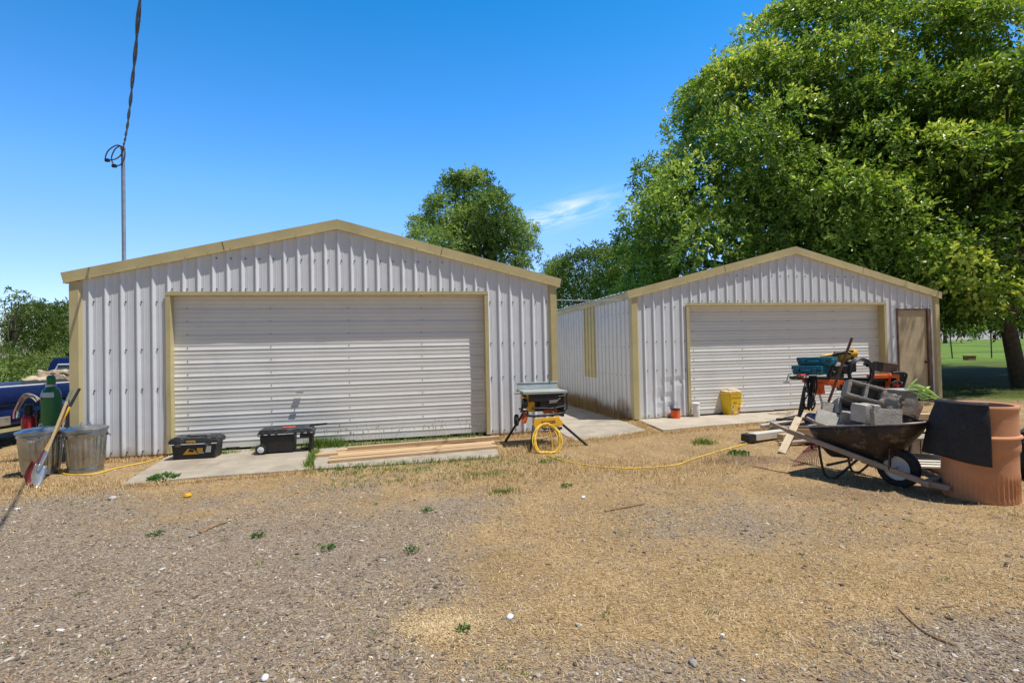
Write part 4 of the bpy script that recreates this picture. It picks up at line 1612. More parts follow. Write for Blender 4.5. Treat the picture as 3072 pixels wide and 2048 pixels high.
for x in (1.62, 5.23):
    for y in (.12, BW - .12):
        wheel('wheel', Matrix.Translation((x, y, .36)) @ Matrix.Rotation(PI / 2, 4, 'X'), .36, .22, tr, M['rubber'], M['steel'])
# cab: lofted shell
mb = MB()
sec = [(2.34, .30, 1.13, 0), (2.40, .16, 1.66, .10), (2.52, .13, 1.745, .16), (3.3, .13, 1.76, .16), (3.55, .17, 1.68, .14), (3.95, .10, 1.16, .0)]
cabp = [(2.30, .0), (3.95, .0), (3.95, 1.13), (2.30, 1.13)]
lower = MB()
lower.box((4.03, BW / 2, .76), (1.75, BW - .02, .72))
lower.box((5.63, BW / 2, .76), (1.5, BW - .06, .60))
lower.build('body', M['truck_blue'], tr, bevel=.05)
g_o = [(3.20, 1.10), (3.27, 1.50), (3.36, 1.60), (4.18, 1.63), (4.43, 1.56), (4.86, 1.10)]
vs = []
for y, ins in ((.02, 0), (.10, 1), (.22, 2), (BW - .22, 2), (BW - .10, 1), (BW - .02, 0)):
    for (x, z) in g_o:
        f = (z - 1.10) / .53
        dz = (0, .0, .02)[ins] if z > 1.52 else 0
        vs.append((x, y if ins != 0 else (y + .10 * f if y < 1 else y - .10 * f), z + dz - (.06 if ins == 0 and z > 1.52 else 0)))
k = 6
fs = [(i * k + j, i * k + j + 1, (i + 1) * k + j + 1, (i + 1) * k + j) for i in range(5) for j in range(5)]
fs += [tuple(range(k))[::-1], tuple(range(5 * k, 6 * k))]
mb.add(vs, fs, 0, True)
cab = mb.build('cab', M['truck_blue'], tr, angle=40)
# rear window: glass inside a pale frame, on the sloping rear face
p0, p1 = Vector((3.20, 0, 1.10)), Vector((3.27, 0, 1.50))
dd = (p1 - p0)
nn = Vector((-dd.z, 0, dd.x)).normalized()


def rear(y, t, o):
    p = p0 + dd * t + nn * o
    return (p.x, y, p.z)


mb = MB()
mb.add([rear(.26, .16, .012), rear(BW - .26, .16, .012), rear(BW - .30, .86, .012), rear(.30, .86, .012)], [(3, 2, 1, 0)])
mb.build('rear_window', M['glass'], cab)
mb = MB()
mb.tube([rear(.24, .13, .014), rear(BW - .24, .13, .014), rear(BW - .24, .5, .014), rear(BW - .30, .90, .014), rear(.30, .90, .014), rear(.24, .5, .014)], .02, 8, 0, True)
mb.build('window_trim', M['chalk'], cab)
mb = MB()
mb.add([(3.44, .03, 1.13), (4.63, .03, 1.13), (4.33, .085, 1.46), (3.46, .085, 1.46)], [(0, 1, 2, 3)])
mb.build('side_window', M['glass'], cab)
# tan canvas bundle lying in the bed
cb = MB()
rough_box(cb, Vector((0, 0, 0)), (.42, .60, .24), Matrix.Rotation(.3, 3, 'Y'), 7, .05, 3)
rough_box(cb, Vector((-.20, .2, -.05)), (.32, .55, .14), Matrix.Rotation(-.25, 3, 'Y'), 6, .04, 5)
o = cb.build('canvas_bundle', M['tarp'], angle=180)
o.location = (-9.95, 11.1, 1.13)
o.rotation_euler = (0, 0, R(92))
tag(o, 'crumpled tan canvas bundle lying in the blue truck bed', 'canvas')

# --- black toolboxes on the slab
bp = wall_pt(1.80, .34, -.028)
t = thing('toolbox', 'large black lidded toolbox with yellow and white stickers against the door frame', 'toolbox', bp, .2349 - .06, 'black toolboxes on the slab')
MB().box((0, 0, .115), (.62, .29, .23), taper=.93).build('body', M['black'], t, bevel=.012)
mb = MB()
mb.box((0, 0, .262), (.68, .34, .06))
mb.box((0, .0, .305), (.64, .30, .03), taper=1.05)
mb.box((-.22, 0, .327), (.14, .26, .016))
mb.box((.22, 0, .327), (.14, .26, .016))
lid = mb.build('lid', M['blackdusty'], t, bevel=.012)
MB().box((0, -.0, .333), (.26, .035, .014)).build('handle', M['black'], lid, bevel=.005)
MB().box((0, -.172, .232), (.66, .008, .012)).build('rim', M['stickers'], lid)
for x in (-.21, .21):
    MB().box((x, -.168, .245), (.09, .022, .09)).build('latch', M['blackdusty'], lid, bevel=.005)
mb = MB()
mb.box((-.03, -.1725, .268), (.13, .005, .035))
lb = mb.build('name_plate', M['yellow'], lid)
text_obj('lettering', 'DEWALT', .032, M['black'], lb, (-.03, -.1755, .268), (PI / 2, 0, 0))
mb = MB()
yb = -.1455
mb.add([(-.15, yb, .075), (.06, yb, .075), (.005, yb, .145), (-.08, yb, .165)], [(0, 1, 2, 3)], 0)
mb.add([(.045, yb, .105), (.125, yb, .105), (.125, yb, .165), (.045, yb, .165)], [(0, 1, 2, 3)], 0)
mb.add([(.16, yb, .095), (.235, yb, .095), (.245, yb, .19), (.18, yb, .19)], [(0, 1, 2, 3)], 1)
mb.add([(.06, yb, .085), (.14, yb, .085), (.14, yb, .10), (.06, yb, .10)], [(0, 1, 2, 3)], 1)
mb.add([(-.08, yb - .001, .115), (.0, yb - .001, .105), (.0, yb - .001, .14), (-.06, yb - .001, .155)], [(0, 1, 2, 3)], 2)
mb.build('stickers', [M['yellow'], M['stickers'], M['dark']], t)

bp = wall_pt(3.08, .30, -.028)
t = thing('rolling_toolbox', 'long black rolling toolbox with wheels, orange grip and pull-out handle', 'toolbox', bp, .2349 + .02, 'black toolboxes on the slab')
mb = MB()
mb.box((-.13, 0, .15), (.50, .30, .26), taper=.95)
mb.box((.30, 0, .25), (.20, .28, .06))
mb.box((.36, 0, .12), (.05, .24, .24))
mb.build('body', M['black'], t, bevel=.010)
mb = MB()
mb.box((.0, 0, .305), (.82, .33, .05))
mb.box((.0, 0, .35), (.76, .29, .05), taper=1.06)
for x in (-.34, -.24, -.14, .14, .24, .34):
    mb.box((x, -.168, .318), (.05, .012, .05))
lid = mb.build('lid', M['blackdusty'], t, bevel=.010)
MB().box((.02, -.02, .385), (.20, .05, .018)).build('grip', M['orange'], lid, bevel=.006)
MB().box((0, -.1685, .302), (.80, .006, .008)).build('rim', M['stickers'], lid)
MB().tube([(.34, -.06, .395), (.57, -.06, .405), (.60, -.045, .405), (.60, .045, .405), (.57, .06, .405), (.34, .06, .395)], .011, 8).build('pull_handle', M['black'], t)
for y in (-.165, .165):
    X = Matrix.Translation((-.36, y, .08)) @ Matrix.Rotation(PI / 2, 4, 'X')
    wo = MB().lathe([(.05, -.022), (.075, -.022), (.08, -.012), (.08, .012), (.075, .022), (.05, .022)], 28, 0, X).build('wheel', M['rubber'], t, angle=40)
    MB().lathe([(.056, .0), (.052, .02), (.03, .022), (.012, .026), (0, .026)], 24, 0, X).build('hub', M['chalk'], wo)
MB().box((-.32, 0, .10), (.16, .26, .10)).build('wheel_housing', M['black'], t, bevel=.01)
tag(MB().box(tuple(wall_pt(3.9, .86, -.021)), (.11, .05, .014), 0).build('wood_scrap', M['plank_brown'], bevel=.002), 'small dark scrap of wood lying on the slab', 'scrap')

# --- lumber on the slab
LB = [  # start (near end), end, z, width, thickness, colour
    ((-2.66, 7.27), (-.28, 8.10), 0, .14, .038, 'front board of the lumber stack, warm brown edge toward the yard'),
    ((-2.72, 7.48), (-.36, 8.26), 0, .14, .038, 'second lumber board from the yard, with orange sawn end'),
    ((-2.66, 7.66), (-.33, 8.43), 0, .14, .038, 'middle lumber board between the sawn boards'),
    ((-3.02, 7.70), (-.66, 8.58), 0, .13, .038, 'lumber board jutting farthest toward the rolling toolbox'),
    ((-2.60, 7.92), (-.26, 8.66), .038, .09, .055, 'pale top lumber piece lying highest at the back of the stack'),
    ((-2.80, 8.02), (-.40, 8.78), 0, .14, .038, 'rearmost lumber board beside the green weeds'),
]
for (a, b, dz, wd, th, lab) in LB:
    a, b = Vector((a[0], a[1], 0)), Vector((b[0], b[1], 0))
    L = (b - a).length
    mb = MB().box((0, 0, th / 2), (L, wd, th))
    o = mb.build('lumber_board', M['lumber'], bevel=.003)
    o.location = (a + b) / 2 + Vector((0, 0, -.029 + dz))
    o.rotation_euler = (0, 0, math.atan2((b - a).y, (b - a).x))
    tag(o, lab, 'board', 'lumber boards on the slab')

# --- jobsite table saw on a folding stand
SAW = t = thing('table_saw', 'black and yellow jobsite table saw on splayed folding stand', 'table saw', (.46, 8.52, -.06), .2)
mb = MB()
mb.box((.0, -.05, .885), (.70, .50, .035))
mb.box((0, -.31, .880), (.74, .03, .045))
mb.box((0, .21, .880), (.74, .03, .045))
mb.build('table_top', M['alu'], t, bevel=.005)
mb = MB()
X = Matrix.Translation((0, .20, .905)) @ Matrix.Rotation(R(-14), 4, 'X')
mb.box((0, 0, .05), (.70, .022, .10), 0, X)
mb.box((0, -.004, .104), (.74, .04, .018), 0, X)
mb.box((-.29, -.02, .103), (.12, .008, .014), 1, X)
mb.box((.22, -.02, .103), (.03, .01, .02), 1, X)
mb.build('rip_fence', [M['alu'], M['dark']], t, bevel=.003)
mb = MB()
mb.box((.05, -.03, .72), (.52, .40, .30), taper=.9)
mb.box((-.02, -.26, .80), (.50, .10, .13))
mb.box((.30, -.05, .66), (.06, .42, .38))
mb.build('body', M['black'], t, bevel=.012)
mb = MB()
mb.box((-.27, -.06, .735), (.055, .40, .27), taper=.92)
mb.box((-.225, -.235, .70), (.12, .06, .25))
mb.build('side_panel', M['yellow'], t, bevel=.015)
mb = MB()
mb.box((.06, -.20, .565), (.13, .14, .06))
mb.box((.18, -.22, .575), (.04, .10, .07))
mb.build('lower_guard', M['orange'], t, bevel=.006)
mb = MB()
mb.tube([(-.22, -.29, .63), (.10, -.30, .615), (.33, -.28, .64)], .018, 8)
mb.box((.10, -.285, .70), (.38, .02, .13))
mb.build('dust_tray', M['black'], t, bevel=.004)
mb = MB()
mb.lathe([(0, -.03), (.075, -.03), (.085, -.012), (.085, .012), (.075, .03), (0, .03)], 24, 0, Matrix.Translation((-.33, -.22, .71)) @ Matrix.Rotation(PI / 2, 4, 'Y'))
mb.tube([(-.36, -.22, .71), (-.37, -.20, .63), (-.42, -.20, .62)], .013, 8)
mb.lathe([(0, -.02), (.05, -.02), (.05, .02), (0, .02)], 18, 0, Matrix.Translation((-.31, -.20, .85)) @ Matrix.Rotation(PI / 2, 4, 'X'))
mb.build('crank_wheel', M['black'], t)
mb = MB()
mb.tube([(-.44, -.02, .865), (-.24, -.02, .862)], .016, 8)
mb.tube([(-.46, .02, .855), (-.28, .02, .85)], .012, 8)
mb.build('fence_rail', M['steel'], t)
mb = MB()
mb.bar((.06, -.315, .735), (.20, -.32, .745), .012, .018)
mb.bar((.20, -.32, .745), (.25, -.32, .785), .012, .012)
mb.bar((.06, -.315, .71), (.19, -.32, .72), .012, .012)
mb.bar((.09, -.30, .80), (.34, -.30, .825), .012, .012)
mb.build('push_stick', M['steel'], t)
mb = MB()
mb.tube([(-.30, -.30, .52), (-.20, -.34, .51), (.24, -.34, .53), (.32, -.28, .54)], .02, 10)
mb.tube([(-.28, .30, .52), (.28, .30, .52)], .018, 8)
for x in (-.28, .28):
    mb.tube([(x, -.30, .525), (x, .30, .525)], .018, 8)
    mb.tube([(x, -.22, .53), (x, -.22, .60)], .016, 8)
    mb.tube([(x, .2, .53), (x, .2, .60)], .016, 8)
mb.tube([(.28, -.30, .53), (.36, -.30, .60), (.37, -.28, .88)], .014, 8)
mb.build('stand_frame', M['dark'], t)
mb = MB()
vs = [(-.20, -.360, .47), (.20, -.360, .49), (.30, -.385, .345), (-.235, -.385, .325)]
vs += [(x, y + .03, z) for x, y, z in vs]
mb.add(vs, [(3, 2, 1, 0), (4, 5, 6, 7), (0, 1, 5, 4), (1, 2, 6, 5), (2, 3, 7, 6), (3, 0, 4, 7)])
yp = mb.build('front_panel', M['yellow'], t, bevel=.006)
MB().add([(-.09, -.3785, .385), (.14, -.3785, .392), (.14, -.3705, .435), (-.09, -.3705, .428)], [(0, 1, 2, 3)]).build('name_plate', mat('brown_plate', (.16, .085, .035), .6), yp)
text_obj('lettering', 'DEWALT', .045, M['yellow'], yp, (.025, -.3785, .410), (R(80), R(-1.8), 0))
legs = [((-.24, -.30, .40), (-.52, -.30 + .12, .0)), ((-.22, -.36, .36), (-.34, -.60, .0)), ((.26, -.37, .36), (.66, -.42, .0)), ((.26, .28, .50), (.46, .66, .0))]
legs[0] = ((-.25, .22, .50), (-.56, .34, 0))
for a, b in legs:
    MB().tube([a, b], .021, 10).build('leg', M['dark'], t)
MB().bar((-.30, -.20, .55), (-.36, -.26, .40), .07, .05).build('leg_bracket', M['orange'], t, bevel=.006)
X = Matrix.Translation((-.46, -.18, .44)) @ Matrix.Rotation(PI / 2, 4, 'Y') @ Matrix.Rotation(.35, 4, 'X')
wo = MB().lathe([(.06, -.03), (.085, -.03), (.095, -.015), (.095, .015), (.085, .03), (.06, .03)], 28, 0, X).build('wheel', M['rubber'], t, angle=40)
MB().lathe([(0, -.02), (.062, -.024), (.062, .024), (0, .02)], 24, 0, X).build('hub', M['orange'], wo)
MB().tube([(-.10, -.40, .335), (-.08, -.44, .32), (.10, -.46, .315), (.22, -.44, .325), (.24, -.40, .31), (.16, -.40, .27)], .014, 8).build('hook', M['dark'], t)

# yellow cord coiled on the saw's hook
rgc = np.random.default_rng(2)
pts = []
c0 = Vector((.505, 7.80, .130))
for k in range(7 * 28):
    a = 2 * PI * k / 28 + PI / 2
    lp = k // 28
    w_ = .195 + .022 * math.sin(lp * 2.1) + .012 * math.sin(a * 2 + lp * 1.7)
    h_ = .212 + .022 * math.sin(lp * 1.3 + 1)
    pts.append(c0 + Vector((math.cos(a) * w_ + .01 * math.sin(lp * 3), math.sin(a) * .13 - .02 + .010 * lp - .02 * math.cos(a * 2), math.sin(a) * h_ - .012 * (lp % 3) * (math.sin(a) < 0))))
for k in range(len(pts)):
    pts[k].z = max(pts[k].z, gz_(pts[k].x, pts[k].y) + .012 + .006 * (k % 3))
tail = [Vector((.60, 8.0, -.045)), Vector((.46, 7.75, -.045)), Vector((.55, 7.5, -.05))]
pts += curve_pts([pts[-1]] + tail, 5)[1:]
tag(MB().tube(pts, .0085, 7).build('cord_coil', M['yellow_cord']), 'coil of bright yellow extension cord hanging from the table saw stand', 'cord', 'yellow extension cords')
pts = [gnd(u, v, 0) for u, v in ((1640, 1368), (1665, 1376), (1690, 1384), (1740, 1394), (1800, 1402), (1860, 1405), (1925, 1404), (1980, 1402), (2030, 1397), (2075, 1384), (2130, 1366), (2180, 1348), (2232, 1334), (2262, 1322))]
pts = [Vector((p.x, p.y, gz_(p.x, p.y) + .013)) for p in curve_pts([gnd(q_[0], q_[1]) for q_ in ((1640, 1368), (1690, 1384), (1740, 1394), (1800, 1402), (1860, 1405), (1925, 1404), (1980, 1402), (2030, 1397), (2075, 1384), (2130, 1366), (2180, 1348), (2232, 1334), (2262, 1322))], 8)]
tag(MB().tube(pts, .0085, 7).build('extension_cord', M['yellow_cord']), 'thin yellow cord snaking over the dry grass toward the scrap pile', 'cord', 'yellow extension cords')
cl = [(62, 1432), (72, 1424), (92, 1416), (120, 1412), (160, 1416), (205, 1425), (250, 1428), (290, 1424), (340, 1410), (390, 1398), (440, 1388), (480, 1375), (512, 1362), (540, 1352)]
pts = [Vector((p.x, p.y, max(-.02 if p.x > -5.5 else -9, gz_(p.x, p.y) + .014))) for p in curve_pts([gnd(u, v) for u, v in cl], 8)]
for p in pts:
    if (p.xy - Vector((-6.07, 7.20))).length < .225:
        d = (p.xy - Vector((-6.07, 7.20))).normalized() * .23
        p.x, p.y = -6.07 + d.x, 7.20 + d.y
    if (p.xy - Vector((-6.57, 7.06))).length < .225:
        d = (p.xy - Vector((-6.57, 7.06))).normalized() * .23
        p.x, p.y = -6.57 + d.x, 7.06 + d.y
tag(MB().tube(pts, .0085, 7).build('extension_cord', M['yellow_cord']), 'yellow cord lying on the ground before the trash cans', 'cord', 'yellow extension cords')

# --- things in front of the second garage
t = thing('pail', 'square yellow plastic pail with coloured pictures, filled with pale foam', 'pail', (4.90, 11.42, -.026), .35)


def rrect(a, b, r, n=5):
    out = []
    for sx, sy, a0 in ((1, 1, 0), (-1, 1, 90), (-1, -1, 180), (1, -1, 270)):
        for k in range(n + 1):
            q = R(a0 + 90 * k / n)
            out.append((sx * (a - r) + math.cos(q) * r, sy * (b - r) + math.sin(q) * r))
    return out


mb = MB()
lv = [(.0, .155, .125), (.40, .185, .150), (.41, .196, .162), (.425, .196, .162), (.43, .188, .154), (.455, .190, .156), (.462, .200, .166), (.48, .200, .166), (.482, .185, .152), (.40, .18, .146)]
vs = []
for z, a, b in lv:
    vs += [(x, y, z) for x, y in rrect(a, b, .05)]
k = 24
fs = [(i * k + j, i * k + (j + 1) % k, (i + 1) * k + (j + 1) % k, (i + 1) * k + j) for i in range(len(lv) - 1) for j in range(k)]
fs.append(tuple(range(k))[::-1])
mb.add(vs, fs, 0, True)
mb.build('body', M['yellow_pail'], t, angle=40)
mb = MB()
rough_box(mb, Vector((0, 0, .47)), (.34, .28, .10), None, 6, .022, 4)
rough_box(mb, Vector((.05, -.02, .52)), (.18, .16, .07), None, 5, .02, 6)
mb.build('contents', mat('pale_foam', (.72, .55, .33), .9, var=.2), t, angle=180)
mb = MB()
rgp = np.random.default_rng(9)
cols_ = [M['stickers'], M['pink'], M['dark'], M['plank_brown']]
for (x, z, a, b, ci) in ((-.08, .16, .035, .05, 0), (-.08, .165, .018, .03, 2), (.09, .13, .04, .055, 1), (.085, .135, .022, .03, 3), (.0, .05, .025, .02, 0), (-.1, .05, .02, .02, 3), (.10, .23, .03, .012, 3), (-.02, .27, .05, .012, 3), (.12, .05, .02, .018, 2)):
    f = .125 + .025 * z / .40 + .0016 + .0006 * ci
    pts = [(x + a * math.cos(2 * PI * q / 12), -f, z + b * math.sin(2 * PI * q / 12)) for q in range(12)]
    mb.add(pts, [tuple(range(12))], ci)
mb.build('picture_label', cols_, t)
MB().tube([(.19, -.05, .42), (.215, -.12, .30), (.19, -.175, .24), (.05, -.178, .20), (-.05, -.176, .21)], .006, 6).build('bail_handle', M['yellow_cord'], t)

t = thing('wire_spool', 'orange wire spool standing by the dented garage wall', 'spool', (3.50, 10.98, -.026), .2)
MB().lathe([(.075, .0), (.105, .0), (.108, .012), (.085, .018), (.085, .02)], 28).build('flange', M['orange'], t)
mb = MB()
mb.lathe([(.085, .018)] + [(.095 + (.006 if k % 2 else 0), .02 + .013 * k) for k in range(13)] + [(.085, .185)], 28)
mb.build('wound_line', M['orange'], t)
MB().lathe([(.035, .205), (.105, .205), (.108, .195), (.085, .185), (.035, .19)], 28).build('flange', M['dark'], t)
t = thing('canister', 'slim white plastic canister beside the orange wire spool', 'canister', (4.00, 11.12, -.026))
MB().lathe([(0, 0), (.072, 0), (.075, .01), (.075, .26), (.072, .27), (0, .27)], 28).build('body', M['white_paint'], t, angle=45)
MB().lathe([(.078, .262), (.080, .268), (.080, .295), (.070, .302), (0, .302)], 28).build('cap', M['chalk'], t, angle=45)

# --- scrap pile between the second garage and the wheelbarrow
def board(label, a, b, wd, th, m, group='scrap boards by the wheelbarrow', cat='board', name='scrap_board', roll=0):
    a, b = Vector(a), Vector(b)
    L = (b - a).length
    mb = MB().box((0, 0, 0), (L, wd, th))
    o = mb.build(name, m, bevel=.003)
    d = (b - a).normalized()
    q = d.to_track_quat('X', 'Z')
    o.rotation_mode = 'QUATERNION'
    from mathutils import Quaternion
    o.rotation_quaternion = q @ Quaternion((1, 0, 0), roll)
    o.location = (a + b) / 2
    return tag(o, label, cat, group)


bm_ = thing('painted_beam', 'peeling white painted beam with dark broken end on the ground', 'beam', (4.17, 8.38, -.03), .42)
MB().box((.10, 0, .06), (.92, .16, .11)).build('body', M['lumber_pale'], bm_, bevel=.006)
mb = MB()
rough_box(mb, Vector((-.42, 0, .055)), (.16, .17, .12), None, 4, .010, 8)
mb.build('broken_end', M['dark'], bm_)
board('raw timber lying against the peeling white beam', (4.30, 8.22, .02), (5.1, 8.55, .03), .11, .09, M['lumber'])
board('pale plank leaning from the ground up onto the scrap pile under the barrow handle', gnd(2345, 1362) + Vector((0, 0, .02)), at(2396, 1252, 8.0), .10, .025, M['plank'], roll=.3)
for k, (a, b, lab) in enumerate((((4.66, 9.55, -.02), (5.5, 10.05, .05), 'shiny grey pipe at the edge of the slab, nearer the yard'), ((4.92, 9.85, .0), (5.7, 10.2, .06), 'shiny grey pipe at the edge of the slab, nearer the door'))):
    o = thing('pipe', lab, 'pipe', a, 0, 'pipes at the slab edge')
    d = Vector(b) - Vector(a)
    MB().tube([(0, 0, 0), d], .035, 14).build('body', M['galv'], o)
    MB().tube([d * .55, d * 1.0], .040, 14).build('coupling', M['rubber'], o)
for k, (a, b) in enumerate((((2305, 1240), (2372, 1250)), ((2330, 1238), (2372, 1246)), ((2362, 1234), (2384, 1241)), ((2356, 1246), (2386, 1236)))):
    p, q = gnd(*a, -.02), gnd(*b, -.02)
    q.z += .05
    tag(MB().tube([p, q], .007, 6).build('steel_rod', M['rust']), ['longest rusty rod lying on the pale slab', 'short rusty rod beside the longest rod on the slab', 'rusty rod end crossing near the hanging cords', 'rusty rod crossing over another by the hanging cords'][k], 'rod', 'rusty rods on the slab')
for args in ((' reddish brown board on top of the scrap pile', (4.75, 9.2, .16), (5.9, 8.6, .26), .16, .03, 'plank_brown'),
             ('wide tan board lying under the reddish brown board', (4.75, 8.95, .08), (5.7, 8.55, .14), .22, .03, 'lumber_grey'),
             ('tan board end pointing at the wheelbarrow tray', (4.85, 8.5, .05), (5.6, 8.0, .20), .20, .03, 'lumber'),
             ('dark short board at the bottom of the scrap pile', (4.6, 8.75, -.02), (5.5, 8.7, .0), .18, .04, 'plank_brown'),
             ('brown board lying low behind the rake head', (4.55, 7.75, -.02), (5.2, 7.55, .0), .12, .08, 'plank_brown'),
             ('narrow yellowish stick poking out of the scrap pile', (4.55, 8.62, .12), (5.0, 8.25, .08), .04, .03, 'plank')):
    board(args[0].strip(), args[1], args[2], args[3], args[4], M[args[5]])
mb = MB()
for q in range(10):
    p = Vector((4.72 + .035 * q, 9.0 - .03 * (q % 3), .02 + .02 * (q % 2)))
    mb.tube([p, p + Vector((.10, .03, .07)), p + Vector((.22, -.04, .06)), p + Vector((.30, .02, .0))], .012, 6)
tag(mb.build('crumpled_wire', M['galv']), 'tangle of crumpled grey wire on the scrap pile', 'wire')
mb = MB()
for q in range(9):
    x = 4.3 + .075 * q
    mb.bar((x, 8.62, -.03), (x + .03, 8.92, .02), .012, .02)
mb.bar((4.05, 8.62, -.0), (5.05, 8.66, .01), .03, .03)
mb.bar((4.1, 8.92, .03), (5.1, 8.94, .04), .03, .03)
tag(mb.build('wooden_rack', M['lumber']), 'broken slatted wooden rack lying flat on the dry grass', 'rack')

for args in (('long dusty board crossing the pile toward the tool stand', (4.55, 9.35, .03), (5.75, 9.3, .20), .12, .03, 'lumber_pale'),
             ('short pale offcut lying flat between the pipes and the rack', (4.62, 9.05, .02), (5.0, 9.2, .04), .12, .03, 'plank'),
             ('thin brown lath sticking out past the white beam', (4.25, 8.75, -.02), (5.2, 8.95, .08), .035, .02, 'handle_wood'),
             ('broken tan board propped against the barrow rear', (4.85, 7.85, -.02), (5.1, 7.6, .28), .22, .022, 'lumber'),
             ('splintered grey board under the leaning plank', (4.15, 7.95, -.03), (5.0, 7.9, .05), .13, .03, 'lumber_grey')):
    board(args[0], args[1], args[2], args[3], args[4], M[args[5]])
q = at(2418, 1292, 8.15)
ct = thing('wooden_crate', 'open tan wooden crate standing in the scrap pile behind the barrow handle', 'crate', (q.x, q.y, gz_(q.x, q.y)), -.35)
for y_ in (-.16, .16):
    MB().box((0, y_, .12), (.46, .02, .22)).build('side_panel', M['lumber'], ct, bevel=.002)
for x_ in (-.22, .22):
    MB().box((x_, 0, .12), (.02, .30, .22)).build('end_panel', M['lumber_grey'], ct, bevel=.002)
MB().box((0, 0, .02), (.42, .30, .02)).build('bottom_panel', M['plank_brown'], ct)
mb = MB()
q = at(2398, 1268, 8.75)
rough_box(mb, Vector((0, 0, .07)), (.20, .18, .15), None, 6, .035, 41)
rough_box(mb, Vector((.14, -.05, .05)), (.14, .12, .10), None, 5, .03, 43)
o = mb.build('plastic_bag', M['chalk'], angle=180)
o.location = (q.x, q.y, gz_(q.x, q.y))
tag(o, 'crumpled white plastic bag beside the tipped blue bucket', 'bag')
t = thing('blue_bucket', 'dark blue plastic bucket tipped on its side under the tool stand', 'bucket', (5.36, 8.95, .10), .6)
X = Matrix.Translation((0, 0, .06)) @ Matrix.Rotation(R(100), 4, 'Y') @ Matrix.Rotation(.4, 4, 'X')
mb = MB()
mb.lathe([(0, -.18), (.12, -.18), (.135, .14), (.15, .145), (.15, .165), (.128, .165), (.112, -.16), (0, -.16)], 32, 0, X)
mb.box((.16, 0, .13), (.2, .16, .02))
mb.build('body', M['blue'], t, angle=40)
MB().tube([X @ Vector((.14, 0, .12)), X @ Vector((.12, .12, .25)), X @ Vector((-.05, .14, .26)), X @ Vector((-.14, 0, .12))], .006, 6).build('handle', M['chalk'], t)

# --- rake leaning behind the barrow
A = at(2443, 1322, 6.72)
T_ = at(2556, 1013, 6.60)
t = thing('leaf_rake', 'red fan leaf rake with long brown wooden handle leaning by the wheelbarrow', 'rake', A)
MB().tube([Vector((0, 0, .0)), T_ - A], [.017, .016], 12).build('handle', M['handle_wood'], t)
mb = MB()
dn = (A - T_).normalized()
ends = [(gnd(2377 + 84 * k / 15, 1397 - 9 * k / 15, -.045) - A) for k in range(16)]
top_ = Vector((0, 0, 0)) + dn * .02
for k, e in enumerate(ends):
    e = Vector(e)
    mid = top_.lerp(e, .5) + Vector((0, 0, .035))
    low = top_.lerp(e, .93) + Vector((0, 0, .03))
    mb.tube([top_, top_.lerp(e, .15) + Vector((0, 0, .015)), mid, low, e + Vector((0, -.0, -.012))], .0036, 5)
mb.tube([top_.lerp(Vector(ends[0]), .50) + Vector((0, -.004, .036)), top_.lerp(Vector(ends[7]), .46) + Vector((0, -.01, .04)), top_.lerp(Vector(ends[-1]), .50) + Vector((0, -.004, .036))], .009, 6)
mb.tube([Vector((0, 0, 0)) - dn * .10, top_], [.022, .028], 10)
mb.build('tines', M['maroon'], t)

# --- wheelbarrow (local x towards the wheel, z up, wheel contact at the origin)
WB = Vector((4.20, 5.57, -.065))
wb = thing('wheelbarrow', 'rusty steel wheelbarrow with wooden handles heaped with concrete blocks', 'wheelbarrow', WB, R(-62))
for sg in (-1, 1):
    mb = MB()
    a = Vector((-1.25, sg * .380, .585))
    b = Vector((-1.02, sg * .345, .505))
    c_ = Vector((.32, sg * .135, .125))
    mb.bar(b - (c_ - b) * .01, c_, .040, .058)
    mb.bar(a, b, .036, .040)
    mb.build('handle', M['barrow_wood'], wb, bevel=.006)
mb = MB()
mb.bar((.31, -.17, .125), (.31, .17, .125), .07, .062)
mb.bar((.32, -.11, .120), (.47, -.04, .10), .06, .055)
mb.build('nose_block', M['barrow_wood'], wb, bevel=.006)
wheel('wheel', Matrix.Translation((0, 0, .208)) @ Matrix.Rotation(PI / 2, 4, 'X'), .208, .105, wb, M['rubber'], M['white_paint'])
MB().tube([(0, -.14, .208), (0, .14, .208)], .011, 8).build('axle', M['steel'], wb)


def outline(a0, a1, w0, w1, z0, z1, r, n=8):
    """Rounded tray outline from x=a0 (rear) to a1 (front)."""
    pts = []
    for (x, sy, w_, s_) in ((a1, 1, w1, 0), (a0, 1, w0, 1), (a0, -1, w0, 2), (a1, -1, w1, 3)):
        rr = r * (1.6 if x == a1 else .8)
        cxx = x - rr if x == a1 else x + rr
        cyy = sy * (w_ - rr)
        for k in range(n + 1):
            q = R(s_ * 90 + 90 * k / n)
            px = cxx + rr * math.cos(q)
            py = cyy + rr * math.sin(q)
            tt = (px - a0) / (a1 - a0)
            pts.append(Vector((px, py, z0 + (z1 - z0) * tt)))
    return pts


lo = outline(-.66, -.10, .15, .12, .235, .275, .08)
hi = outline(-.85, .27, .305, .265, .575, .735, .13)
levels = []
for q, f in ((0, 0), (.08, .16), (.35, .46), (.7, .80), (1, 1)):
    levels.append([Vector((l.x + (h.x - l.x) * f, l.y + (h.y - l.y) * f, l.z + (h.z - l.z) * q)) for l, h in zip(lo, hi)])
k = len(lo)
mb = MB()
vs = [p for l in levels for p in l]
fs = [(i * k + j, i * k + (j + 1) % k, (i + 1) * k + (j + 1) % k, (i + 1) * k + j) for i in range(len(levels) - 1) for j in range(k)]
fs.append(tuple(range(k))[::-1])
mb.add(vs, fs, 0, True)
tray = mb.build('tray', M['tray'], wb, angle=50, solid=.005)
MB().tube([p + Vector((0, 0, .004)) for p in hi], .011, 8, 0, True).build('rim', mat('worn_rim_steel', (.36, .30, .27), .5, .3, var=.4, scale=8), tray)
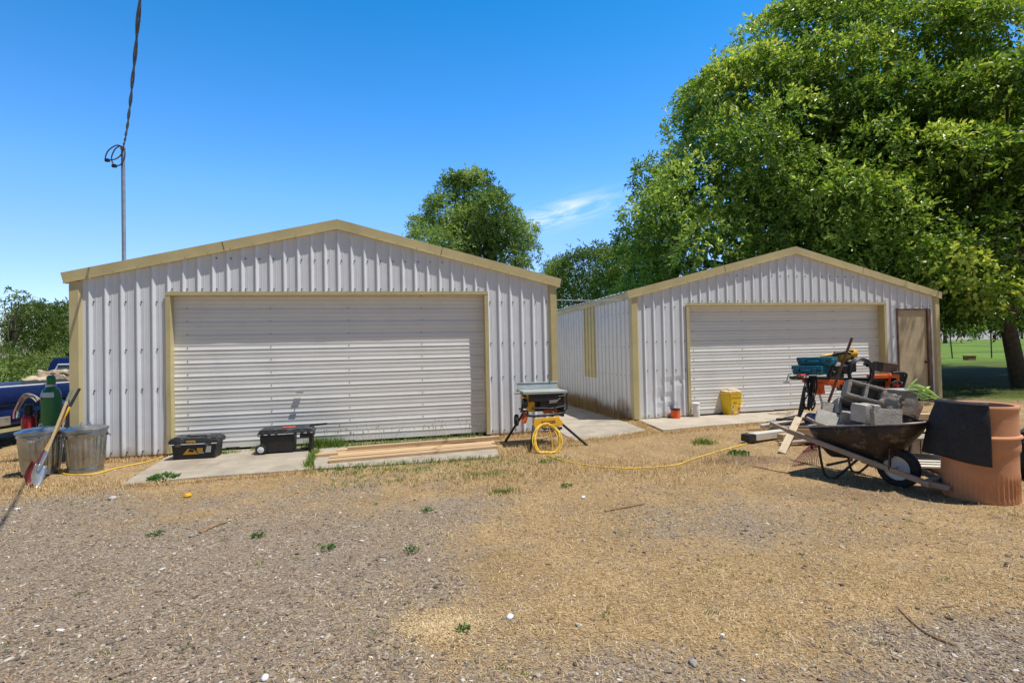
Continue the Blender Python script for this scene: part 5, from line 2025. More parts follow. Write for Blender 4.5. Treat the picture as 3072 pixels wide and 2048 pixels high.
for sg in (-1, 1):
    mb = MB()
    mb.tube(curve_pts([(-.70, sg * .285, .40), (-.66, sg * .275, .10), (-.62, sg * .26, .015), (-.56, sg * .26, .012), (-.50, sg * .25, .05), (-.28, sg * .225, .29)], 5), .014, 8)
    mb.build('leg', M['dark'], wb)
    mb = MB()
    mb.bar((.0, sg * .185, .19), (.03, sg * .215, .45), .035, .014, up=(1, 0, 0))
    mb.build('front_brace', M['tray'], wb)
mb = MB()
mb.bar((-.62, -.26, .15), (-.62, .26, .15), .02, .025)
mb.build('leg_brace', M['dark'], wb)


# blocks heaped in the tray
def block_mesh(kind):
    mb = MB()
    if kind == 'core':
        s_ = .39
        rough_box(mb, Vector((0, 0, .082)), (s_, .19, .030), None, 4, .004, 1)
        rough_box(mb, Vector((0, 0, -.082)), (s_, .19, .030), None, 4, .004, 2)
        rough_box(mb, Vector((0, .088, 0)), (.36, .012, .15), None, 3, .002, 8)  # added back plate, stops light showing through the cores
        for i, x in enumerate((-.178, 0, .178)):
            rough_box(mb, Vector((x, 0, 0)), (.036, .188, .150), None, 4, .004, 3 + i)
    elif kind == 'half':
        rough_box(mb, Vector((0, 0, 0)), (.19, .19, .19), None, 6, .006, 9)
    elif kind == 'cap':
        rough_box(mb, Vector((0, 0, 0)), (.36, .19, .055), None, 6, .004, 12)
    elif kind == 'grooved':
        rough_box(mb, Vector((-.062, 0, 0)), (.085, .19, .20), None, 5, .005, 14)
        rough_box(mb, Vector((.062, 0, 0)), (.085, .19, .20), None, 5, .005, 15)
        rough_box(mb, Vector((0, .03, 0)), (.06, .13, .19), None, 4, .005, 16)
    elif kind == 'broken':
        rough_box(mb, Vector((0, 0, 0)), (.26, .20, .17), None, 8, .022, 18)
    return mb


def put_block(kind, label, u, v, Y, rot, m, name='concrete_block'):
    o = block_mesh(kind).build(name, M[m], angle=50)
    o.location = at(u, v, Y)
    from mathutils import Euler
    o.rotation_euler = Euler([R(q) for q in rot], 'XYZ')
    return tag(o, label, 'concrete block', 'blocks heaped in the wheelbarrow')


put_block('core', 'hollow concrete block with two open cores lying topmost on the heap', 2590, 1178, 5.98, (-14, 17, -18), 'block')
put_block('core', 'hollow block below the topmost one, one core showing', 2556, 1232, 6.06, (-32, 14, -10), 'block')
put_block('grooved', 'pale grooved block standing upright near the middle of the barrow rim', 2596, 1238, 5.72, (4, 3, 14), 'block_pale')
put_block('broken', 'broken brown stained block with jagged top toward the terracotta pipe', 2686, 1212, 5.70, (10, 22, 24), 'block_brown')
put_block('half', 'rusty streaked half block at the far corner beside the jagged one', 2722, 1226, 5.62, (8, 24, 28), 'block_brown')
put_block('cap', 'dark flat block leaning behind the pale grooved block', 2660, 1252, 5.55, (82, 4, 8), 'block')
put_block('cap', 'flat slab block tilted at the rear end of the barrow', 2512, 1240, 6.08, (66, 20, -14), 'block')
put_block('cap', 'thin slab half sunk at the rear rim below the tilted one', 2498, 1262, 5.98, (58, 18, -24), 'block_pale')
put_block('half', 'square block end beside the thin slab at the rear rim', 2548, 1258, 5.93, (5, 10, -28), 'block')
put_block('half', 'small block filling the gap behind the topmost hollow block', 2648, 1196, 6.08, (10, 30, 10), 'block_brown')
put_block('broken', 'rubble chunk deep in the middle of the barrow', 2610, 1285, 5.85, (0, 0, 20), 'block')
put_block('broken', 'rubble chunk deep at the front of the barrow', 2690, 1275, 5.7, (0, 30, 60), 'block_brown')

# --- terracotta pipe with rubber mat
TP = Vector((4.69, 5.14, -.06))
t = thing('clay_pipe', 'upright terracotta clay pipe with ring and grooved base', 'clay pipe', TP)
Rr = .300


def rfun(r, z, a, j):
    if .015 < z < .245 and r > .28:
        e = min(1, (z - .015) / .02, (.245 - z) / .03)
        return r - .011 * e * (.5 - .5 * math.cos(a * 44)) ** .7
    return r + .0025 * mnoise.noise(Vector((math.cos(a) * 2, math.sin(a) * 2, z * 4)))


prof = [(Rr - .035, .0), (Rr - .004, 0), (Rr, .012), (Rr, .06), (Rr, .12), (Rr, .18), (Rr, .225), (Rr, .25), (Rr - .004, .30), (Rr - .004, .40), (Rr - .002, .475), (Rr + .010, .50), (Rr + .010, .55), (Rr + .008, .615),
        (Rr + .024, .622), (Rr + .030, .633), (Rr + .024, .645), (Rr + .006, .652), (Rr + .003, .70), (Rr + .003, .80), (Rr + .002, .885), (Rr + .012, .90), (Rr + .015, .918), (Rr + .008, .932), (Rr - .006, .936),
        (Rr - .028, .930), (Rr - .034, .915), (Rr - .035, .5), (Rr - .035, 0.0)]
MB().lathe(prof, 176 * 2, 0, None, True, rfun).build('body', M['terracotta'], t, angle=40)
# mat folded over the rim, hanging outside on the camera/left flank and a little inside
mb = MB()
nu, nv = 44, 30
vs = []
for i in range(nu + 1):
    uu = i / nu
    a = R(146) + R(97) * uu              # angular position round the pipe
    bot = .415 - .066 * max(0, (uu - .25)) ** 1.1
    for j in range(nv + 1):
        vv = j / nv
        L = vv * (1.02 + .1)
        # path: inside 0.22 m, over the rim, outside down to 'bot'
        inner = .20
        if vv < .18:
            r = Rr - .045
            z = .93 - inner * (1 - vv / .18)
        elif vv < .34:
            q = (vv - .18) / .16 * PI
            r = (Rr - .010) - .038 * math.cos(q)
            z = .945 + .030 * math.sin(q)
        else:
            q = (vv - .34) / .66
            z = .945 - (.945 - bot) * q
            flare = .020 + .030 * math.sin(min(1, q * 2.2) * PI / 2)
            edge = .09 * max(0, .35 - uu) / .35
            r = Rr + flare + edge * q + .008 * math.sin(uu * 7 + q * 2) * q
        vs.append((r * math.cos(a), r * math.sin(a), z))
fs = [(i * (nv + 1) + j, (i + 1) * (nv + 1) + j, (i + 1) * (nv + 1) + j + 1, i * (nv + 1) + j + 1) for i in range(nu) for j in range(nv)]
mb.add(vs, fs, 0, True)
o = mb.build('rubber_mat', M['mat_rubber'], solid=.010, angle=60)
o.location = TP
tag(o, 'thick black rubber mat draped over the rim of the terracotta pipe', 'mat')

# --- timber and pallet between wheelbarrow and clay pipe
t = thing('pallet', 'weathered grey slatted pallet on the ground between wheelbarrow and clay pipe', 'pallet', (5.15, 6.35, -.06), -.25)
for k in range(6):
    MB().box((0, -.42 + .15 * k, .105), (1.15, .085, .020)).build('slat', M['lumber_pale'], t, bevel=.002)
for x in (-.5, 0, .5):
    MB().box((x, -.04, .05), (.06, .92, .088)).build('stringer', M['lumber_grey'], t, bevel=.003)
for k, (x, y, lab) in enumerate(((5.00, 6.30, 'grey end-grain timber post end nearest the wheelbarrow tyre'), (5.10, 6.27, 'grey end-grain timber post end in the middle of the pallet row'), (5.20, 6.24, 'grey end-grain timber post end nearest the clay pipe'))):
    mb = MB().box((0, 0, 0), (.50, .090, .17))
    o = mb.build('timber_post', M['lumber_grey'], bevel=.004)
    o.location = (x + .12, y + .26, .205)
    o.rotation_euler = (0, 0, R(62))
    tag(o, lab, 'timber', 'timber ends on the pallet')
for a, b, wd, th, m_, lab in (((4.70, 6.55, .31), (5.55, 6.35, .31), .36, .022, 'lumber_grey', 'split plywood sheet lying over the timber ends'),
                              ((5.05, 6.78, .345), (5.85, 6.6, .345), .22, .018, 'plank', 'tan strip of plywood on the sheet behind the barrow front'),
                              ((5.2, 6.3, .25), (5.9, 6.05, .25), .10, .05, 'plank', 'pale board poking out beside the clay pipe'),
                              ((5.25, 6.95, .47), (5.8, 6.85, .47), .18, .14, 'lumber', 'short orange brown timber offcut on top of the timber stack')):
    board(lab, a, b, wd, th, M[m_], 'boards stacked behind the barrow front')

# --- mitre saw stand with tools behind the barrow
SY = 8.8


def S(u, v, dy=0):
    return at(u, v, SY + dy)


org = S(2530, 1165)
t = thing('saw_stand', 'orange and black folding saw stand with wheels at one end', 'saw stand', (org.x, org.y, -.05), .0)


def L_(u, v, dy=0):
    return S(u, v, dy) - Vector((org.x, org.y, -.05))


mb = MB()
mb.bar(L_(2372, 1132), L_(2700, 1140), .10, .045)
mb.bar(L_(2372, 1134, .30), L_(2700, 1142, .30), .05, .045)
mb.build('rail', M['dark'], t, bevel=.004)
mb = MB()
mb.bar(L_(2408, 1140, -.03), L_(2540, 1148, -.03), .05, .075)
mb.build('front_beam', M['orange'], t, bevel=.006)
for (u, v, sz) in ((2486, 1145, (.13, .10, .11)), (2505, 1150, (.08, .12, .13)), (2672, 1134, (.17, .20, .14)), (2668, 1150, (.12, .2, .22)), (2632, 1128, (.26, .18, .07))):
    MB().box(L_(u, v), sz).build('bracket', M['orange'], t, bevel=.012)
mb = MB()
rough_box(mb, L_(2457, 1165, -.02), (.14, .10, .19), None, 4, .01, 3)
mb.bar(L_(2450, 1150, -.09), L_(2468, 1180, -.09), .03, .02)
mb.build('foot_pad', M['orange'], t)
mb = MB()
mb.tube([L_(2455, 1170), L_(2480, 1260), L_(2500, 1305)], .02, 8)
mb.build('leg', M['steel'], t)
mb = MB()
mb.tube([L_(2415, 1160, .1), L_(2398, 1245, .1), L_(2388, 1285, .1)], .03, 8)
mb.build('leg', M['dark'], t)
mb = MB()
mb.tube([L_(2640, 1160, .2), L_(2662, 1290, .2)], .02, 8)
mb.build('leg', M['dark'], t)
mb = MB()
mb.tube([L_(2652, 1158, -.05), L_(2610, 1300, -.05)], .02, 8)
mb.build('leg', M['dark'], t)
mb = MB()
mb.tube(curve_pts([L_(2678, 1118, -.1), L_(2704, 1117, -.1), L_(2718, 1122, -.1), L_(2717, 1134, -.1), L_(2705, 1170, -.1), L_(2692, 1178, -.1)], 5), .022, 8)
mb.box(L_(2694, 1132), (.14, .12, .15))
mb.box(L_(2620, 1150, .1), (.5, .16, .10))
mb.box(L_(2545, 1160, .15), (.35, .12, .12))
mb.build('tow_handle', M['black'], t, bevel=.004)
X = Matrix.Translation(L_(2689, 1158, -.14)) @ Matrix.Rotation(PI / 2, 4, 'X')
wo = MB().lathe([(.072, -.03), (.09, -.03), (.1, -.015), (.1, .015), (.09, .03), (.072, .03)], 30, 0, X).build('wheel', M['rubber'], t, angle=40)
mb = MB()
for k in range(5):
    a = 2 * PI * k / 5 + .3
    mb.bar(X @ Vector((0, 0, .012)), X @ Vector((math.cos(a) * .074, math.sin(a) * .074, .012)), .022, .03)
mb.lathe([(0, -.02), (.024, -.02), (.024, .03), (0, .034)], 16, 0, X)
mb.build('hub', M['red_tool'], wo)
MB().box(L_(2663, 1125), (.32, .03, .03)).build('grip', M['yellow'], t, bevel=.005)


def tool_case(label, p, rz, sx, sy, sz, tx=0):
    c_ = thing('tool_case', label, 'tool case', p, rz, 'teal tool cases on the saw stand')
    c_.rotation_euler[1] = tx
    mb = MB()
    mb.box((0, 0, sz * .27), (sx, sy, sz * .50), taper=.93)
    mb.build('base', M['teal'], c_, bevel=.018)
    mb = MB()
    mb.box((0, 0, sz * .76), (sx, sy, sz * .44))
    mb.box((sx * .18, 0, sz * .99), (sx * .5, sy * .62, sz * .06))
    mb.build('lid', M['teal'], c_, bevel=.02)
    for x in (-.30, .28):
        MB().box((x * sx, -sy / 2 - .006, sz * .55), (sx * .13, .02, sz * .40)).build('latch', M['teal'], c_, bevel=.005)
    mb = MB()
    mb.tube([(-.16 * sx, -sy / 2, sz * .5), (-.14 * sx, -sy / 2 - .04, sz * .5), (.12 * sx, -sy / 2 - .04, sz * .5), (.14 * sx, -sy / 2, sz * .5)], .013, 8)
    mb.build('handle', M['teal'], c_)
    lb = MB().box((-sx / 2 - .001, .0, sz * .62), (.006, sy * .30, sz * .26)).build('label', M['stickers'], c_)
    text_obj('lettering', 'makita', sz * .20, M['teal'], lb, (-sx / 2 - .0055, 0, sz * .62), (PI / 2, 0, -PI / 2))
    return c_


q = S(2432, 1122)
tool_case('teal plastic tool case lying directly on the saw stand', (q.x, q.y, q.z - .01), R(-52), .48, .36, .165)
q = S(2448, 1095)
tool_case('teal plastic tool case stacked on top of the other teal case', (q.x + .02, q.y, q.z + .0), R(-47), .54, .36, .14)
q = S(2408, 1128, -.12)
rt_ = thing('power_tool', 'small red and black power tool wedged under the teal cases', 'power tool', q, .1)
MB().box((0, 0, 0), (.16, .12, .07)).build('body', M['red_tool'], rt_, bevel=.015)
MB().box((-.10, 0, -.015), (.06, .14, .05)).build('base', M['black'], rt_, bevel=.01)
MB().box((.02, -.062, -.008), (.09, .006, .03)).build('label', M['stickers'], rt_)
mb = MB()
pa_, pb_, pc_ = S(2376, 1118, -.1), S(2366, 1122, -.1), S(2359, 1145, -.1)
mb.tube([pa_, pb_, pc_], .010, 6)
mb.box(tuple(pc_ + Vector((0, 0, -.01))), (.09, .04, .035))
tag(mb.build('clamp', M['steel']), 'small steel clamp hanging off the end of the saw stand', 'clamp')

# cords hanging from the stand
rgc = np.random.default_rng(17)
mb = MB()
for k in range(13):
    x0 = 2414 + 34 * rgc.random()
    x1 = 2400 + 46 * rgc.random()
    bot = 1218 + 16 * rgc.random()
    dy = -.10 - .12 * rgc.random()
    pts = curve_pts([S(x0, 1126, dy), S(x0 - 4 + 6 * rgc.random(), 1165, dy), S(x1, 1205, dy), S((x1 + 2424) / 2, bot, dy - .02), S(2424 + 18 * rgc.random(), 1205, dy - .03), S(x0 + 6, 1160, dy - .03), S(x0 + 4, 1126, dy)], 5)
    mb.tube(pts, .0085, 6)
mb.tube(curve_pts([S(2414, 1215, -.15), S(2403, 1240, -.15), S(2393, 1262, -.15)], 5), .02, 8)
tag(mb.build('cord_bundle', M['black']), 'bundle of black power cords looped over the end of the saw stand', 'cord')
# yellow grinder / drill with stubby handle lying across the stand
q = S(2560, 1070, .1)
gt = thing('power_tool', 'yellow and black corded power tool lying on top of the saw stand', 'power tool', q, 0)


def Gq(u, v, dy=0):
    return S(u, v - 8, .1 + dy) - q


MB().tube([Gq(2462, 1076), Gq(2485, 1074), Gq(2510, 1073)], [.014, .03, .045], 12).build('nose', M['yellow'], gt)
mb = MB()
mb.tube([Gq(2490, 1081), Gq(2520, 1078), Gq(2546, 1072)], [.05, .085, .06], 14)
mb.tube([Gq(2512, 1086), Gq(2538, 1074), Gq(2552, 1066)], [.06, .09, .07], 14)
mb.build('gearbox', M['yellow'], gt, angle=60)
mb = MB()
mb.tube([Gq(2493, 1078, -.06), Gq(2508, 1068, -.06), Gq(2535, 1064, -.06), Gq(2552, 1070, -.07)], .026, 10)
mb.tube([Gq(2548, 1058), Gq(2549, 1086)], .072, 14)
mb.build('grip', M['black'], gt)
mo = MB().tube([Gq(2549, 1070), Gq(2564, 1067), Gq(2566, 1067)], [.075, .078, .066], 18).build('motor', M['yellow'], gt, angle=50)
text_obj('lettering', 'DEWALT', .05, M['black'], mo, Gq(2527, 1077, -.10), (PI / 2, -.25, 0), .002)
mb = MB()
mb.tube(curve_pts([Gq(2515, 1072, -.1), Gq(2500, 1100, -.12), Gq(2486, 1130, -.1), Gq(2490, 1140, -.1)], 5), .014, 8)
mb.tube(curve_pts([Gq(2505, 1062, -.1), Gq(2495, 1085, -.12), Gq(2520, 1090, -.1), Gq(2530, 1110, -.08)], 5), .010, 8)
mb.build('cord', M['black'], gt)
mb = MB()
for (u, v, s_) in ((2520, 1108, (.3, .2, .16)), (2545, 1098, (.16, .2, .2)), (2505, 1122, (.2, .2, .12))):
    mb.box(S(u, v, .05), s_)
mo = mb.build('mitre_saw', M['dark'], bevel=.02)
tag(mo, 'dark metal saw head in shade under the yellow power tool', 'saw')
# thick black cable coil
mb = MB()
cc = S(2583, 1118, -.18)
for k in range(9):
    r_ = .19 + .010 * (k % 4)
    off = Vector((-.055 + .013 * k, -.09 + .022 * k, .004 * (k % 3)))
    pts = []
    for i in range(40):
        a = 2 * PI * i / 40
        pts.append(cc + off + Vector((math.cos(a) * r_, .02 * math.sin(a + k), math.sin(a) * r_ * 1.12)))
    mb.tube(pts, .0135, 7, 0, True)
pl = S(2606, 1094, -.2)
mb.tube([cc + Vector((.02, -.1, .17)), S(2592, 1092, -.2), pl], .018, 8)
mb.box(tuple(pl + Vector((.02, 0, 0))), (.09, .07, .075))
tag(mb.build('cable_coil', M['black']), 'thick black cable coiled in a ring on the saw stand', 'cable')
mb = MB()
q = S(2656, 1103, .05)
bx = thing('carry_box', 'dark brown carry box tilted on top of the stand near the wheel', 'box', q, -.15)
bx.rotation_euler[1] = R(9)
MB().box((.03, 0, 0), (.24, .18, .15), taper=.95).build('body', M['brown_frame'], bx, bevel=.006)
MB().box((-.13, 0, .01), (.08, .18, .16)).build('end_panel', M['dark'], bx, bevel=.006)
MB().box((.03, 0, .082), (.25, .19, .012)).build('lid', M['plank_brown'], bx, bevel=.003)
# grey tote and lime strips
q = at(2728, 1190, 8.2)
tt = thing('grey_tote', 'plain grey plastic tote behind the heaped blocks', 'tote', (q.x, q.y, gz_(q.x, q.y)), .1)
zq = q.z - gz_(q.x, q.y)
MB().box((0, .15, zq / 2 + .04), (.32, .3, zq + .12), taper=.85).build('body', mat('grey_plastic', (.20, .20, .215), .6), tt, bevel=.01)
MB().box((0, .15, zq + .105), (.34, .33, .02)).build('rim', mat('light_grey_plastic', (.42, .42, .43), .6), tt, bevel=.004)
q = at(2768, 1190, 8.0)
pt = thing('black_crate', 'low black crate holding the lime green strips', 'crate', (q.x, q.y, gz_(q.x, q.y)), -.1)
MB().box((0, .1, .20), (.50, .40, .40), taper=.9).build('body', M['black'], pt, bevel=.02)
MB().box((0, .1, .41), (.54, .44, .03)).build('rim', M['black'], pt, bevel=.01)
strips = [((2722, 1168), (2752, 1136), .05), ((2716, 1166), (2775, 1178), .04), ((2730, 1160), (2790, 1178), .05), ((2735, 1154), (2778, 1166), .055), ((2750, 1152), (2800, 1180), .05),
          ((2760, 1180), (2787, 1160), .04), ((2762, 1175), (2806, 1196), .045), ((2775, 1163), (2812, 1192), .045), ((2756, 1192), (2790, 1186), .05), ((2740, 1176), (2776, 1192), .045), ((2765, 1197), (2808, 1194), .05)]
names = ['topmost', 'lowest lying', 'long flat', 'broad curved', 'long sloping', 'short crossing', 'drooping', 'outer sloping', 'front bottom', 'inner slanting', 'front edge']
for k, (a, b, wd) in enumerate(strips):
    p, q = at(*a, 8.05 - .05 * (k % 4)), at(*b, 8.0 + .06 * (k % 3))
    mid = (p + q) / 2 + Vector((0, 0, .01))
    mb = MB()
    mb.bar(p, mid, wd, .014)
    mb.bar(mid, q, wd * .9, .014)
    tag(mb.build('plastic_strip', M['lime'], bevel=.002), '%s lime green plastic strip in the tangle beside the entry door' % names[k], 'plastic strip', 'lime green plastic strips')
# clutter past the clay pipe
q = gnd(3030, 1262, -.05)
gw = thing('board_stack', 'stack of weathered grey boards on the ground past the clay pipe', 'board stack', (6.35, 7.2, -.05), .35)
for k in range(5):
    MB().box((.05 * (k % 2), -.34 + .17 * k, .06 + .02 * (k % 2)), (1.5, .155, .04)).build('plank', M['lumber_pale'], gw, bevel=.003)
MB().box((0, 0, .02), (1.3, .85, .05)).build('bearer', M['lumber_grey'], gw)
q = at(3075, 1330, 5.9)
bk = thing('black_sack', 'bulging black sack with pink strap half hidden behind the clay pipe', 'sack', (q.x + .06, q.y, -.06))
mb = MB()
rough_box(mb, Vector((0, 0, .22)), (.42, .4, .42), None, 8, .05, 31)
rough_box(mb, Vector((.05, .05, .42)), (.32, .3, .16), None, 6, .04, 33)
mb.build('body', M['rubber'], bk, angle=180)
MB().tube(curve_pts([(-.22, -.18, .39), (-.1, -.26, .40), (.05, -.27, .42), (.2, -.2, .43)], 5), .014, 8).build('strap', M['pink'], bk)

# ------------------------------------------------------------------ ground scatter
def ico():
    bm = bmesh.new()
    bmesh.ops.create_icosphere(bm, subdivisions=1, radius=1)
    v = np.array([q.co[:] for q in bm.verts])
    f = np.array([[q.index for q in p.verts] for p in bm.faces])
    bm.free()
    return v, f


SLABS = [[(-5.5, 8.2), (-4.84, 6.24), (-.22, 7.46), (-.37, 9.3)], [(.86, 9.50), (1.05, 8.62), (1.9, 9.1), (2.5, 9.55), (2.36, 10.6), (-.1, 21), (-1.6, 20.5)],
         [(2.66, 10.93), (2.78, 9.46), (3.82, 9.88), (4.87, 10.18), (7.6, 10.8), (10.9, 11.6), (10.5, 12.7)]]


def inside(poly, x, y):
    c = np.zeros(len(x), bool)
    n = len(poly)
    for i in range(n):
        x1, y1 = poly[i]
        x2, y2 = poly[(i + 1) % n]
        cond = ((y1 > y) != (y2 > y)) & (x < (x2 - x1) * (y - y1) / (y2 - y1 + 1e-12) + x1)
        c ^= cond
    return c


def on_slab(x, y):
    c = np.zeros(len(x), bool)
    for p in SLABS:
        c |= inside(p, x, y)
    return c


def inside_building(x, y):
    c = np.zeros(len(x), bool)
    for x0, y0, a, W_, d in ((-6.7057, 7.7468, .2349, 7.729, 8.5), (2.6055, 10.885, .2174, 8.219, 9)):
        s = (x - x0) * math.cos(a) + (y - y0) * math.sin(a)
        t = -(x - x0) * math.sin(a) + (y - y0) * math.cos(a)
        c |= (s > -.02) & (s < W_ + .02) & (t > -.02) & (t < d)
    return c


rg = np.random.default_rng(77)


def fan(n, y0, y1, pw=1.6):
    """Random points over the yard in front, denser where the camera is near."""
    y = y0 + (y1 - y0) * rg.random(n) ** pw
    x = (rg.random(n) * 2 - 1) * (y * 1.08 + .6)
    return x, y


iv, if_ = ico()
bm_s = bmesh.new()
bmesh.ops.create_icosphere(bm_s, subdivisions=2, radius=1)
iv2 = [tuple(q.co) for q in bm_s.verts]
if2 = [[q.index for q in p.verts] for p in bm_s.faces]
bm_s.free()
# gravel
x, y = fan(150000, 1.9, 7.2, 1.7)
zg, zr, zs_ = zones(x, y)
n_ = fbm(x * 1.7, y * 1.7, 61, 4)
keep = (rg.random(len(x)) < np.clip(zg * (.25 + 1.1 * n_) + .035, 0, 1)) & ~on_slab(x, y)
x, y = x[keep][:75000], y[keep][:75000]
n = len(x)
sz = .0038 * np.exp(rg.normal(size=n) * .50) * (1 + .05 * y)
sz = np.clip(sz * (1 + .2 * blob(x, y, -1.6, 2.3, 2.2, .8)), .002, .019)
sc3 = np.stack([sz * (1 + .5 * rg.random(n)), sz * (.7 + .4 * rg.random(n)), sz * (.35 + .35 * rg.random(n))], 1)
th = rg.random(n) * 2 * PI
P = iv[None] * (1 + .28 * (rg.random((n, len(iv), 1)) - .5))
P = P * sc3[:, None, :]
tl = (rg.random((n, 1)) - .5) * .7
P = np.stack([P[..., 0], P[..., 1], P[..., 2] + P[..., 0] * tl], -1)
cs, sn = np.cos(th)[:, None], np.sin(th)[:, None]
Q = np.stack([P[..., 0] * cs - P[..., 1] * sn + x[:, None], P[..., 0] * sn + P[..., 1] * cs + y[:, None], P[..., 2] + (hgt(x, y) + sc3[:, 2] * .35)[:, None]], -1)
Fq = (if_[None] + (np.arange(n) * len(iv))[:, None, None]).reshape(-1, 3)
tint = np.repeat(np.clip(rg.beta(2.2, 2.6, n) + (rg.random(n) < .025) * .5, 0, 1), len(iv))
gv = mesh_np('gravel', Q.reshape(-1, 3), Fq, M['stone'], None, tint)
gv['kind'] = 'stuff'
tag(gv, 'loose grey and brown gravel spread over the near yard', 'gravel', kind='stuff')


def blades(x, y, L, w, lean, tint, zoff=0., rng=rg, droop=.35):
    n = len(x)
    a = rng.random(n) * 2 * PI
    z0 = hgt(x, y) + zoff
    d = np.stack([np.cos(a) * lean, np.sin(a) * lean, np.sqrt(np.clip(1 - lean ** 2, .0, 1))], 1)
    s = np.stack([-np.sin(a), np.cos(a), np.zeros(n)], 1)
    b = np.stack([x, y, z0], 1)
    ww = w[:, None] * .5
    mid = b + d * L[:, None] * .55
    tip = b + d * L[:, None] + np.array([0, 0, -1.]) * (L * droop * lean)[:, None] * .6
    tip[:, 2] = np.maximum(tip[:, 2], z0 + .003)
    V = np.stack([b - s * ww, b + s * ww, mid + s * ww * .8, mid - s * ww * .8, tip], 1).reshape(-1, 3)
    i = np.arange(n)[:, None] * 5
    F = np.concatenate([i + np.array([[0, 1, 2]]), i + np.array([[0, 2, 3]]), i + np.array([[3, 2, 4]])], 0)
    return V, F, np.repeat(np.clip(tint, 0, 1), 5)


def merge(parts):
    o = 0
    Vs, Fs, Ts = [], [], []
    for V, F, T in parts:
        Vs.append(V)
        Fs.append(F + o)
        Ts.append(T)
        o += len(V)
    return np.concatenate(Vs), np.concatenate(Fs), np.concatenate(Ts)


# straw litter lying flat over the yard + dry tufts
x, y = fan(420000, 1.9, 9.8, 1.25)
zg, zr, zs_ = zones(x, y)
n_ = fbm(x * 1.3, y * 1.3, 71, 5)
den = np.clip((1 - zg) * (1 - .8 * zs_) * (.15 + 1.5 * (n_ - .18)), 0, 1) + .10 * np.clip(2.2 * n_ - .5, 0, 1)
keep = (rg.random(len(x)) < den) & ~on_slab(x, y) & ~inside_building(x, y)
x, y = x[keep][:190000], y[keep][:190000]
n = len(x)
flat = rg.random(n) < .80
L = np.where(flat, .018 + .03 * rg.random(n), .025 + .035 * rg.random(n) ** 2)
wd = (.0018 + .0022 * rg.random(n)) * (1 + .10 * y)
lean = np.where(flat, .97 + .03 * rg.random(n), .35 + .5 * rg.random(n))
p1 = blades(x, y, L, wd, lean, .45 + .26 * rg.normal(size=n) + .25 * (n_[keep][:190000] - .5), .002)
# dry tufts along the slab edges and at the garage corners
tx, ty = [], []
for (ax, ay, bx_, by, k, sp) in ((-7.6, 6.3, -4.7, 6.25, 900, .22), (-4.8, 6.2, -2.6, 6.85, 500, .05), (-.3, 7.4, .9, 8.6, 700, .2), (2.4, 9.5, 2.6, 10.7, 500, .10), (2.8, 9.3, 5.0, 10.1, 500, .08), (.9, 8.5, 2.6, 9.4, 700, .12),
                                 (-.3, 9.1, .8, 9.4, 500, .08), (-6.6, 7.6, -5.5, 7.9, 350, .08), (-9, 7, -7, 8.2, 1200, .6), (-1.0, 6.0, 1.6, 6.9, 900, .3), (1.5, 6.2, 3.2, 7.0, 500, .3)):
    t_ = rg.random(k)
    tx.append(ax + (bx_ - ax) * t_ + rg.normal(size=k) * sp)
    ty.append(ay + (by - ay) * t_ + rg.normal(size=k) * sp)
tx, ty = np.concatenate(tx), np.concatenate(ty)
tx, ty = np.repeat(tx, 4) + rg.normal(size=len(tx) * 4) * .015, np.repeat(ty, 4) + rg.normal(size=len(ty) * 4) * .015
k_ = ~on_slab(tx, ty) & ~inside_building(tx, ty)
tx, ty = tx[k_], ty[k_]
n = len(tx)
p2_ = blades(tx, ty, .04 + .06 * rg.random(n) ** 1.5, .003 + .003 * rg.random(n), .2 + .6 * rg.random(n), .5 + .25 * rg.normal(size=n))
# dead weeds along the long wall of the second garage
k = 2600
t_ = rg.random(k) ** .8 * 6.2
a2 = .2174
off = np.abs(rg.normal(size=k)) * .16 + .02
wx = 2.6055 - t_ * math.sin(a2) - off * math.cos(a2)
wy = 10.885 + t_ * math.cos(a2) - off * math.sin(a2)
n_ = vnoise(t_ * 1.6, t_ * 0, 5)
p3 = blades(wx, wy, (.10 + .50 * n_ * rg.random(k)), np.full(k, .006), .1 + .45 * rg.random(k), .18 + .2 * rg.normal(size=k))
V_, F_, T_ = merge([p1, p2_, p3])
o = mesh_np('dry_grass', V_, F_, M['straw'], None, T_)
tag(o, 'dry yellow straw and dead grass over the yard', 'dry grass', kind='stuff')

# seed heap
k = 2600
x = -.42 + rg.normal(size=k) * .13
y = 2.95 + rg.normal(size=k) * .085
p = blades(x, y, .010 + .008 * rg.random(k), .004 + .003 * rg.random(k), np.full(k, .98), .75 + .15 * rg.normal(size=k), .003 + 0 * x)
